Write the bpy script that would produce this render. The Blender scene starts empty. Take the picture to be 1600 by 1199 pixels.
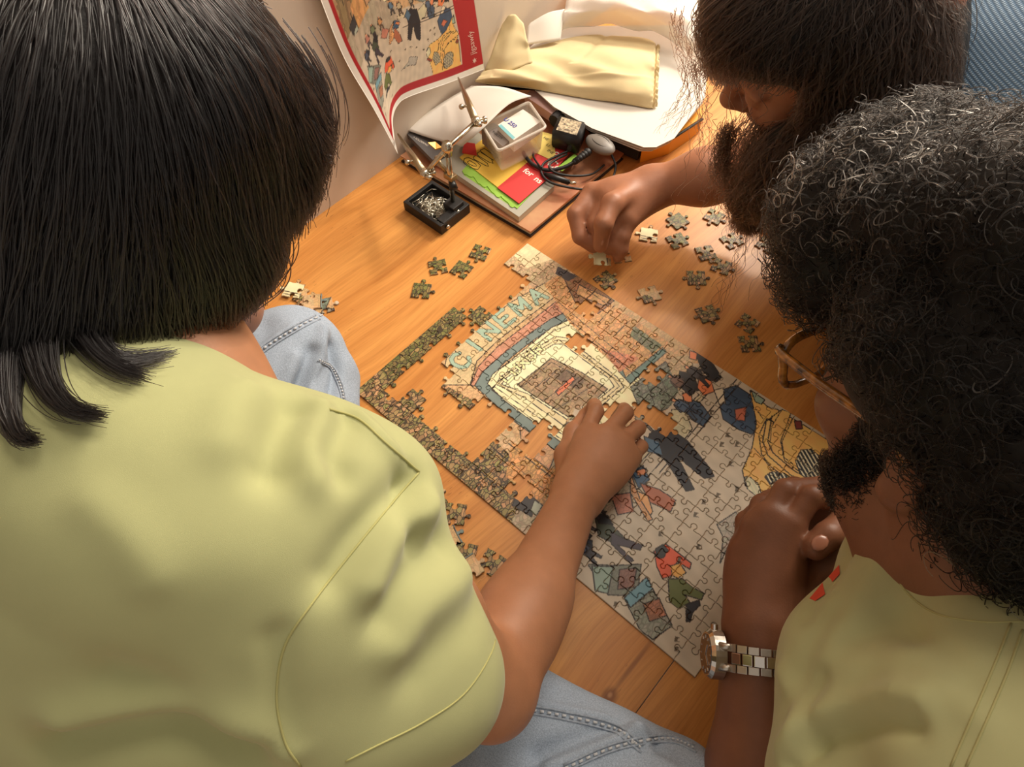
import bpy, bmesh, math, random
import numpy as np
from mathutils import Vector, Matrix
from mathutils.geometry import delaunay_2d_cdt
from mathutils.bvhtree import BVHTree

random.seed(7); rng = np.random.default_rng(7)
SC = bpy.context.scene
COL = SC.collection

# ------------------------------------------------------------------ camera
CAM_R = np.array([[0.7476215895, 0.6639472691, -0.0153617277],
                  [0.5586206460, -0.6411941792, -0.5261302105],
                  [-0.3591725669, 0.3847649261, -0.8502652638]])   # rows: right, down, forward
CAM_C = np.array([0.47060459, -0.20802074, 0.77469918])
FPX = 1100.0
cam_data = bpy.data.cameras.new('camera')
cam = bpy.data.objects.new('camera', cam_data)
COL.objects.link(cam)
cam_data.sensor_fit = 'HORIZONTAL'; cam_data.sensor_width = 36.0
cam_data.lens = FPX / 1600.0 * 36.0
cam_data.clip_start = 0.01; cam_data.clip_end = 50
M4 = Matrix.Identity(4)
for r in range(3):
    M4[r][0] = CAM_R[0][r]; M4[r][1] = -CAM_R[1][r]; M4[r][2] = -CAM_R[2][r]; M4[r][3] = CAM_C[r]
cam.matrix_world = M4
SC.camera = cam

# ------------------------------------------------------------------ light
SC.view_settings.view_transform = 'Standard'
SC.view_settings.look = 'None'
SC.view_settings.gamma = 1.0
SC.view_settings.use_curve_mapping = False
SC.view_settings.exposure = 0.25
world = bpy.data.worlds.new('room_ambience'); SC.world = world
world.use_nodes = True
bg = world.node_tree.nodes['Background']
bg.inputs[0].default_value = (1.0, 0.89, 0.77, 1); bg.inputs[1].default_value = 0.40

def add_light(name, kind, loc, energy, col, size=0.1, target=None):
    ld = bpy.data.lights.new(name, kind); ld.energy = energy; ld.color = col
    if kind == 'AREA':
        ld.shape = 'DISK'; ld.size = size
    else:
        ld.shadow_soft_size = size
    o = bpy.data.objects.new(name, ld); COL.objects.link(o); o.location = loc
    if target is not None:
        o.rotation_euler = (Vector(target) - Vector(loc)).to_track_quat('-Z', 'Y').to_euler()
    return o
add_light('table_lamp_light', 'POINT', (-0.20, 1.95, 1.40), 42.0, (1.0, 0.88, 0.72), 0.06)
add_light('room_lamp_light', 'AREA', (0.20, 2.5, 1.60), 66.0, (1.0, 0.89, 0.74), 1.1, (0.3, 0.1, 0))
add_light('overhead_fill_light', 'AREA', (0.15, 1.05, 2.25), 18.0, (1.0, 0.89, 0.75), 0.9, (0.25, 0.3, 0))  # fill added overhead to brighten floor and puzzle, not a known fixture

# ------------------------------------------------------------------ pixel -> world helpers (real distances)
def _ray(px, py):
    return CAM_R.T @ np.array([(px - 800.0) / FPX, (py - 599.5) / FPX, 1.0])
def U(px, py, z=0.0):
    d = _ray(px, py); return CAM_C + d * ((z - CAM_C[2]) / d[2])
def D(px, py, dist):
    d = _ray(px, py); return CAM_C + d / np.linalg.norm(d) * dist
def UX(px, py, X):
    d = _ray(px, py); return CAM_C + d * ((X - CAM_C[0]) / d[0])
def N(v):
    v = np.asarray(v, float); return v / np.linalg.norm(v)

# ------------------------------------------------------------------ object helpers
def tag(o, label=None, cat=None, group=None, kind=None):
    if label: o['label'] = label
    if cat: o['category'] = cat
    if group: o['group'] = group
    if kind: o['kind'] = kind
    return o
def empty(name, loc=(0, 0, 0)):
    o = bpy.data.objects.new(name, None); COL.objects.link(o); o.location = loc
    o.empty_display_size = 0.02
    return o
def mesh_obj(name, verts, faces, mat, parent=None, smooth=True, colors=None):
    me = bpy.data.meshes.new(name)
    me.from_pydata([tuple(v) for v in verts] if not isinstance(verts, np.ndarray) else verts.tolist(), [], faces if isinstance(faces, list) else faces.tolist())
    if smooth:
        me.polygons.foreach_set('use_smooth', np.ones(len(me.polygons), bool))
    if colors is not None:
        at = me.color_attributes.new('print', 'FLOAT_COLOR', 'POINT')
        at.data.foreach_set('color', np.asarray(colors, np.float32).ravel())
    me.materials.append(mat)
    me.update()
    o = bpy.data.objects.new(name, me); COL.objects.link(o)
    if parent is not None:
        par(o, parent)
    return o
def par(o, p):
    o.parent = p
    o.matrix_parent_inverse = Matrix.Translation(-Vector(p.location)) if p.rotation_euler[:] == (0.0, 0.0, 0.0) else p.matrix_basis.inverted()
def bm_obj(name, bm, mat, parent=None, smooth=False):
    me = bpy.data.meshes.new(name); bm.to_mesh(me); bm.free()
    if smooth: me.polygons.foreach_set('use_smooth', np.ones(len(me.polygons), bool))
    me.materials.append(mat)
    o = bpy.data.objects.new(name, me); COL.objects.link(o)
    if parent is not None: par(o, parent)
    return o
class MB:
    """collects boxes, tubes and grids into one mesh"""
    def __init__(s): s.v = []; s.f = []
    def add(s, vs, fs):
        n = len(s.v); s.v += [tuple(map(float, v)) for v in vs]; s.f += [tuple(i + n for i in f) for f in fs]; return s
    def box(s, c, size, ax=None, bev=0.0):
        c = np.array(c, float); h = np.array(size, float) / 2
        A = np.eye(3) if ax is None else np.array(ax, float)
        bm = bmesh.new(); bmesh.ops.create_cube(bm, size=1.0)
        for v in bm.verts: v.co = Vector((v.co.x * 2 * h[0], v.co.y * 2 * h[1], v.co.z * 2 * h[2]))
        if bev > 0: bmesh.ops.bevel(bm, geom=bm.edges[:], offset=bev, segments=2, affect='EDGES', profile=0.7)
        bm.verts.index_update()
        vs = [c + np.array(v.co) @ A for v in bm.verts]; fs = [tuple(v.index for v in f.verts) for f in bm.faces]
        bm.free(); return s.add(vs, fs)
    def tube(s, pts, rad, n=8, cap=True, flat=None):
        pts = [np.array(p, float) for p in pts]; m = len(pts)
        rad = [rad] * m if np.isscalar(rad) else list(rad)
        T = [N(pts[min(i + 1, m - 1)] - pts[max(i - 1, 0)]) for i in range(m)]
        up = np.array([0, 0, 1.0]) if abs(T[0][2]) < .9 else np.array([1.0, 0, 0])
        vs = []; fs = []
        a = N(np.cross(T[0], up))
        for i in range(m):
            a = N(a - T[i] * (a @ T[i])); b = np.cross(T[i], a)
            for k in range(n):
                t = 2 * math.pi * k / n
                vs.append(pts[i] + rad[i] * (math.cos(t) * a + math.sin(t) * b))
        for i in range(m - 1):
            for k in range(n):
                fs.append((i * n + k, i * n + (k + 1) % n, (i + 1) * n + (k + 1) % n, (i + 1) * n + k))
        if cap:
            fs.append(tuple(range(n - 1, -1, -1))); fs.append(tuple((m - 1) * n + k for k in range(n)))
        return s.add(vs, fs)
    def ball(s, c, r, nu=10, nv=7, ax=None):
        c = np.array(c, float); r = np.array([r] * 3 if np.isscalar(r) else r, float); A = np.eye(3) if ax is None else np.array(ax, float)
        vs = [c + (np.array([0, 0, r[2]])) @ A]; fs = []
        for i in range(1, nv):
            th = math.pi * i / nv
            for k in range(nu):
                ph = 2 * math.pi * k / nu
                vs.append(c + np.array([r[0] * math.sin(th) * math.cos(ph), r[1] * math.sin(th) * math.sin(ph), r[2] * math.cos(th)]) @ A)
        vs.append(c + np.array([0, 0, -r[2]]) @ A)
        for k in range(nu): fs.append((0, 1 + k, 1 + (k + 1) % nu))
        for i in range(nv - 2):
            for k in range(nu):
                a = 1 + i * nu
                fs.append((a + k, a + nu + k, a + nu + (k + 1) % nu, a + (k + 1) % nu))
        b = 1 + (nv - 2) * nu
        for k in range(nu): fs.append((b + k, len(vs) - 1, b + (k + 1) % nu))
        return s.add(vs, fs)
    def slab(s, poly, z0, z1):
        """extruded horizontal polygon"""
        n = len(poly); vs = [(p[0], p[1], z0) for p in poly] + [(p[0], p[1], z1) for p in poly]
        fs = [tuple(range(n - 1, -1, -1)), tuple(range(n, 2 * n))] + [(i, (i + 1) % n, n + (i + 1) % n, n + i) for i in range(n)]
        return s.add(vs, fs)
    def build(s, name, mat, parent=None, smooth=False):
        return mesh_obj(name, s.v, s.f, mat, parent, smooth)
def catmull(P, n):
    P = [np.array(p, float) for p in P]; out = []
    Q = [2 * P[0] - P[1]] + P + [2 * P[-1] - P[-2]]
    for i in range(1, len(Q) - 2):
        for k in range(n):
            t = k / n; a, b, c, d = Q[i - 1], Q[i], Q[i + 1], Q[i + 2]
            out.append(.5 * (2 * b + (c - a) * t + (2 * a - 5 * b + 4 * c - d) * t * t + (3 * b - a - 3 * c + d) * t ** 3))
    out.append(P[-1]); return out

# ------------------------------------------------------------------ materials
def lin(c):
    return tuple(((x / 255.0) / 12.92 if x / 255.0 <= .04045 else ((x / 255.0 + .055) / 1.055) ** 2.4) for x in c)
MATS = {}
def mat(name, rgb, rough=0.6, metal=0.0, spec=0.5, noise=0.0, nscale=40.0, bump=0.0, bscale=200.0, sss=0.0, trans=0.0, alpha=1.0, sheen=0.0, coat=0.0, stretch=None, noise2=None):
    m = bpy.data.materials.new(name); m.use_nodes = True; MATS[name] = m
    nt = m.node_tree; b = nt.nodes['Principled BSDF']; L = nt.links.new
    c = lin(rgb) + (1,)
    b.inputs['Base Color'].default_value = c
    b.inputs['Roughness'].default_value = rough; b.inputs['Metallic'].default_value = metal
    b.inputs['Specular IOR Level'].default_value = spec
    b.inputs['Transmission Weight'].default_value = trans; b.inputs['Alpha'].default_value = alpha
    b.inputs['Sheen Weight'].default_value = sheen; b.inputs['Coat Weight'].default_value = coat
    if sss > 0:
        b.inputs['Subsurface Weight'].default_value = sss
        b.inputs['Subsurface Radius'].default_value = (0.008, 0.003, 0.0015)
        b.inputs['Subsurface Scale'].default_value = 0.6
    tc = nt.nodes.new('ShaderNodeTexCoord'); src = tc.outputs['Object']
    if stretch:
        mp = nt.nodes.new('ShaderNodeMapping'); mp.inputs['Scale'].default_value = stretch; L(src, mp.inputs['Vector']); src = mp.outputs['Vector']
    if noise > 0:
        n = nt.nodes.new('ShaderNodeTexNoise'); n.inputs['Scale'].default_value = nscale; n.inputs['Detail'].default_value = 5
        L(src, n.inputs['Vector'])
        mx = nt.nodes.new('ShaderNodeMix'); mx.data_type = 'RGBA'; mx.blend_type = 'MIX'
        lo = tuple(max(0, x * (1 - noise)) for x in c[:3]) + (1,); hi = tuple(min(1, x * (1 + noise)) for x in c[:3]) + (1,)
        if noise2: lo = lin(noise2) + (1,)
        mx.inputs[6].default_value = lo; mx.inputs[7].default_value = hi
        rp = nt.nodes.new('ShaderNodeMapRange'); rp.inputs[1].default_value = .3; rp.inputs[2].default_value = .7
        L(n.outputs['Fac'], rp.inputs[0]); L(rp.outputs[0], mx.inputs[0]); L(mx.outputs[2], b.inputs['Base Color'])
    if bump > 0:
        n2 = nt.nodes.new('ShaderNodeTexNoise'); n2.inputs['Scale'].default_value = bscale; n2.inputs['Detail'].default_value = 3
        L(src, n2.inputs['Vector'])
        bp = nt.nodes.new('ShaderNodeBump'); bp.inputs['Strength'].default_value = bump; bp.inputs['Distance'].default_value = 0.001
        L(n2.outputs['Fac'], bp.inputs['Height']); L(bp.outputs['Normal'], b.inputs['Normal'])
    return m

def wood_mat(name, base, dark, light, seed):
    m = bpy.data.materials.new(name); m.use_nodes = True; nt = m.node_tree; L = nt.links.new; b = nt.nodes['Principled BSDF']
    tc = nt.nodes.new('ShaderNodeTexCoord')
    # slow warp so the grain wanders
    mp0 = nt.nodes.new('ShaderNodeMapping'); mp0.inputs['Location'].default_value = (seed, seed * .7, 0); L(tc.outputs['Object'], mp0.inputs['Vector'])
    w = nt.nodes.new('ShaderNodeTexNoise'); w.inputs['Scale'].default_value = 2.2; w.inputs['Detail'].default_value = 2; L(mp0.outputs[0], w.inputs['Vector'])
    sub = nt.nodes.new('ShaderNodeVectorMath'); sub.operation = 'SUBTRACT'; sub.inputs[1].default_value = (.5, .5, .5); L(w.outputs['Color'], sub.inputs[0])
    sc = nt.nodes.new('ShaderNodeVectorMath'); sc.operation = 'SCALE'; sc.inputs[3].default_value = 0.09; L(sub.outputs[0], sc.inputs[0])
    ad = nt.nodes.new('ShaderNodeVectorMath'); ad.operation = 'ADD'; L(mp0.outputs[0], ad.inputs[0]); L(sc.outputs[0], ad.inputs[1])
    def streak(sx, sy, scale, det, rough=.6):
        mp = nt.nodes.new('ShaderNodeMapping'); mp.inputs['Scale'].default_value = (sx, sy, 1); L(ad.outputs[0], mp.inputs['Vector'])
        n = nt.nodes.new('ShaderNodeTexNoise'); n.inputs['Scale'].default_value = scale; n.inputs['Detail'].default_value = det; n.inputs['Roughness'].default_value = rough
        L(mp.outputs[0], n.inputs['Vector']); return n.outputs['Fac']
    s1 = streak(14, 0.9, 1.0, 4); s2 = streak(55, 2.2, 1.0, 5, .7); s3 = streak(420, 16, 1.0, 2)
    def ramp(fac, p0, c0, p1, c1):
        r = nt.nodes.new('ShaderNodeValToRGB'); r.color_ramp.elements[0].position = p0; r.color_ramp.elements[0].color = c0
        r.color_ramp.elements[1].position = p1; r.color_ramp.elements[1].color = c1; L(fac, r.inputs[0]); return r.outputs[0]
    def mix(f, a, c, typ='MIX', fac=None):
        x = nt.nodes.new('ShaderNodeMix'); x.data_type = 'RGBA'; x.blend_type = typ
        if fac is not None: x.inputs[0].default_value = fac
        else: L(f, x.inputs[0])
        L(a, x.inputs[6]); L(c, x.inputs[7]); return x.outputs[2]
    A = ramp(s1, .30, lin(dark) + (1,), .62, lin(light) + (1,))
    B = ramp(s2, .34, lin(dark) + (1,), .60, lin(base) + (1,))
    c = mix(None, A, B, 'MIX', .5)
    g = ramp(s3, .35, (.80, .74, .68, 1), .55, (1, 1, 1, 1))
    c = mix(None, c, g, 'MULTIPLY', .55)
    # dark pores
    mpv = nt.nodes.new('ShaderNodeMapping'); mpv.inputs['Scale'].default_value = (260, 55, 1); L(ad.outputs[0], mpv.inputs['Vector'])
    v = nt.nodes.new('ShaderNodeTexVoronoi'); v.inputs['Scale'].default_value = 1.0; L(mpv.outputs[0], v.inputs['Vector'])
    pn = nt.nodes.new('ShaderNodeTexNoise'); pn.inputs['Scale'].default_value = 9; L(mp0.outputs[0], pn.inputs['Vector'])
    pm = nt.nodes.new('ShaderNodeMath'); pm.operation = 'MULTIPLY_ADD'; pm.inputs[1].default_value = .9; pm.inputs[2].default_value = -.42; L(pn.outputs['Fac'], pm.inputs[0])
    lt = nt.nodes.new('ShaderNodeMath'); lt.operation = 'LESS_THAN'; L(v.outputs['Distance'], lt.inputs[0]); L(pm.outputs[0], lt.inputs[1])
    pf = nt.nodes.new('ShaderNodeMath'); pf.operation = 'MULTIPLY'; pf.inputs[1].default_value = .35; L(lt.outputs[0], pf.inputs[0])
    pc = nt.nodes.new('ShaderNodeRGB'); pc.outputs[0].default_value = lin((120, 66, 28)) + (1,)
    c = mix(pf.outputs[0], c, pc.outputs[0])
    # a knot with its dark growth streak
    for (kx, ky, rx, ry, dep, kc) in ((.4655, -.030, .0035, .050, .55, (120, 66, 30)), (.4655, -.072, .010, .013, .75, (112, 60, 28)), (.4650, -.070, .003, .004, .8, (196, 140, 92)), (.395, -.060, .020, .030, .22, (120, 66, 30))):
        ks = nt.nodes.new('ShaderNodeVectorMath'); ks.operation = 'SUBTRACT'; ks.inputs[1].default_value = (kx, ky, 0); L(tc.outputs['Object'], ks.inputs[0])
        km = nt.nodes.new('ShaderNodeVectorMath'); km.operation = 'MULTIPLY'; km.inputs[1].default_value = (1 / rx, 1 / ry, 0); L(ks.outputs[0], km.inputs[0])
        kl = nt.nodes.new('ShaderNodeVectorMath'); kl.operation = 'LENGTH'; L(km.outputs[0], kl.inputs[0])
        kr = nt.nodes.new('ShaderNodeMapRange'); kr.interpolation_type = 'SMOOTHSTEP'; kr.inputs[1].default_value = .3; kr.inputs[2].default_value = 1.1; kr.inputs[3].default_value = dep; kr.inputs[4].default_value = 0; L(kl.outputs['Value'], kr.inputs[0])
        kcn = nt.nodes.new('ShaderNodeRGB'); kcn.outputs[0].default_value = lin(kc) + (1,)
        c = mix(kr.outputs[0], c, kcn.outputs[0])
    L(c, b.inputs['Base Color'])
    b.inputs['Roughness'].default_value = .36; b.inputs['Specular IOR Level'].default_value = .35
    bp = nt.nodes.new('ShaderNodeBump'); bp.inputs['Strength'].default_value = .12; bp.inputs['Distance'].default_value = .0006
    L(s3, bp.inputs['Height']); L(bp.outputs[0], b.inputs['Normal'])
    return m

def print_mat(name, rough=.45):
    """ink printed on card: colour from the mesh attribute, fine pen hatching where its alpha asks for it"""
    m = bpy.data.materials.new(name); m.use_nodes = True; nt = m.node_tree; L = nt.links.new; b = nt.nodes['Principled BSDF']
    at = nt.nodes.new('ShaderNodeAttribute'); at.attribute_name = 'print'
    tc = nt.nodes.new('ShaderNodeTexCoord')
    v = nt.nodes.new('ShaderNodeTexVoronoi'); v.feature = 'DISTANCE_TO_EDGE'; v.inputs['Scale'].default_value = 240; v.inputs['Randomness'].default_value = 1
    mp = nt.nodes.new('ShaderNodeMapping'); mp.inputs['Scale'].default_value = (1, .62, 0); L(tc.outputs['Object'], mp.inputs['Vector'])
    n = nt.nodes.new('ShaderNodeTexNoise'); n.inputs['Scale'].default_value = 130; L(tc.outputs['Object'], n.inputs['Vector'])
    ma = nt.nodes.new('ShaderNodeVectorMath'); ma.operation = 'MULTIPLY_ADD'; ma.inputs[1].default_value = (.004, .004, 0); L(n.outputs['Color'], ma.inputs[0]); L(mp.outputs[0], ma.inputs[2])
    L(ma.outputs[0], v.inputs['Vector'])
    lt = nt.nodes.new('ShaderNodeMath'); lt.operation = 'LESS_THAN'; lt.inputs[1].default_value = .085; L(v.outputs['Distance'], lt.inputs[0])
    mu = nt.nodes.new('ShaderNodeMath'); mu.operation = 'MULTIPLY'; L(lt.outputs[0], mu.inputs[0]); L(at.outputs['Alpha'], mu.inputs[1])
    # leafy tone patches, also only where the hatching is
    v2 = nt.nodes.new('ShaderNodeTexVoronoi'); v2.inputs['Scale'].default_value = 240; L(ma.outputs[0], v2.inputs['Vector'])
    hs = nt.nodes.new('ShaderNodeSeparateColor'); L(v2.outputs['Color'], hs.inputs[0])
    mr = nt.nodes.new('ShaderNodeMapRange'); mr.inputs[3].default_value = .62; mr.inputs[4].default_value = 1.35; L(hs.outputs[0], mr.inputs[0])
    one = nt.nodes.new('ShaderNodeMix'); one.data_type = 'FLOAT'; L(at.outputs['Alpha'], one.inputs[0]); one.inputs[2].default_value = 1.0; L(mr.outputs[0], one.inputs[3])
    hue = nt.nodes.new('ShaderNodeMix'); hue.data_type = 'RGBA'; L(hs.outputs[1], hue.inputs[0]); hue.inputs[6].default_value = (.72, .95, .52, 1); hue.inputs[7].default_value = (1.5, 1.1, .95, 1)
    hu2 = nt.nodes.new('ShaderNodeMix'); hu2.data_type = 'RGBA'; L(at.outputs['Alpha'], hu2.inputs[0]); hu2.inputs[6].default_value = (1, 1, 1, 1); L(hue.outputs[2], hu2.inputs[7])
    hm = nt.nodes.new('ShaderNodeVectorMath'); hm.operation = 'MULTIPLY'; L(at.outputs['Color'], hm.inputs[0]); L(hu2.outputs[2], hm.inputs[1])
    tint = nt.nodes.new('ShaderNodeVectorMath'); tint.operation = 'SCALE'; L(hm.outputs[0], tint.inputs[0]); L(one.outputs[0], tint.inputs[3])
    mx = nt.nodes.new('ShaderNodeMix'); mx.data_type = 'RGBA'; L(mu.outputs[0], mx.inputs[0]); L(tint.outputs[0], mx.inputs[6]); mx.inputs[7].default_value = lin((52, 40, 32)) + (1,)
    L(mx.outputs[2], b.inputs['Base Color']); b.inputs['Roughness'].default_value = rough; b.inputs['Specular IOR Level'].default_value = .4
    return m

# ================================================================== the setting
M_WOOD = wood_mat('honey_wood', (220, 152, 78), (178, 106, 44), (234, 170, 96), 0.0)
M_WALL = mat('painted_wall', (214, 200, 184), rough=.8, noise=.05, nscale=6, bump=.15, bscale=90)
floor = empty('floor'); floor['kind'] = 'structure'; floor['label'] = 'honey coloured wooden floor boards'
JX = 0.4945
for (x0, x1) in ((-0.29, JX - .0004), (JX + .0004, 1.9)):
    MB().box(((x0 + x1) / 2, 0.35, -0.015), (x1 - x0, 4.3, 0.03), bev=.0006).build('board', M_WOOD, floor)
wall = MB().box((-0.33, 0.35, 1.0), (0.1, 4.3, 2.06)).build('wall_left', M_WALL)
tag(wall, 'plain off-white painted wall behind the picture sheet', None, None, 'structure')

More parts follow.
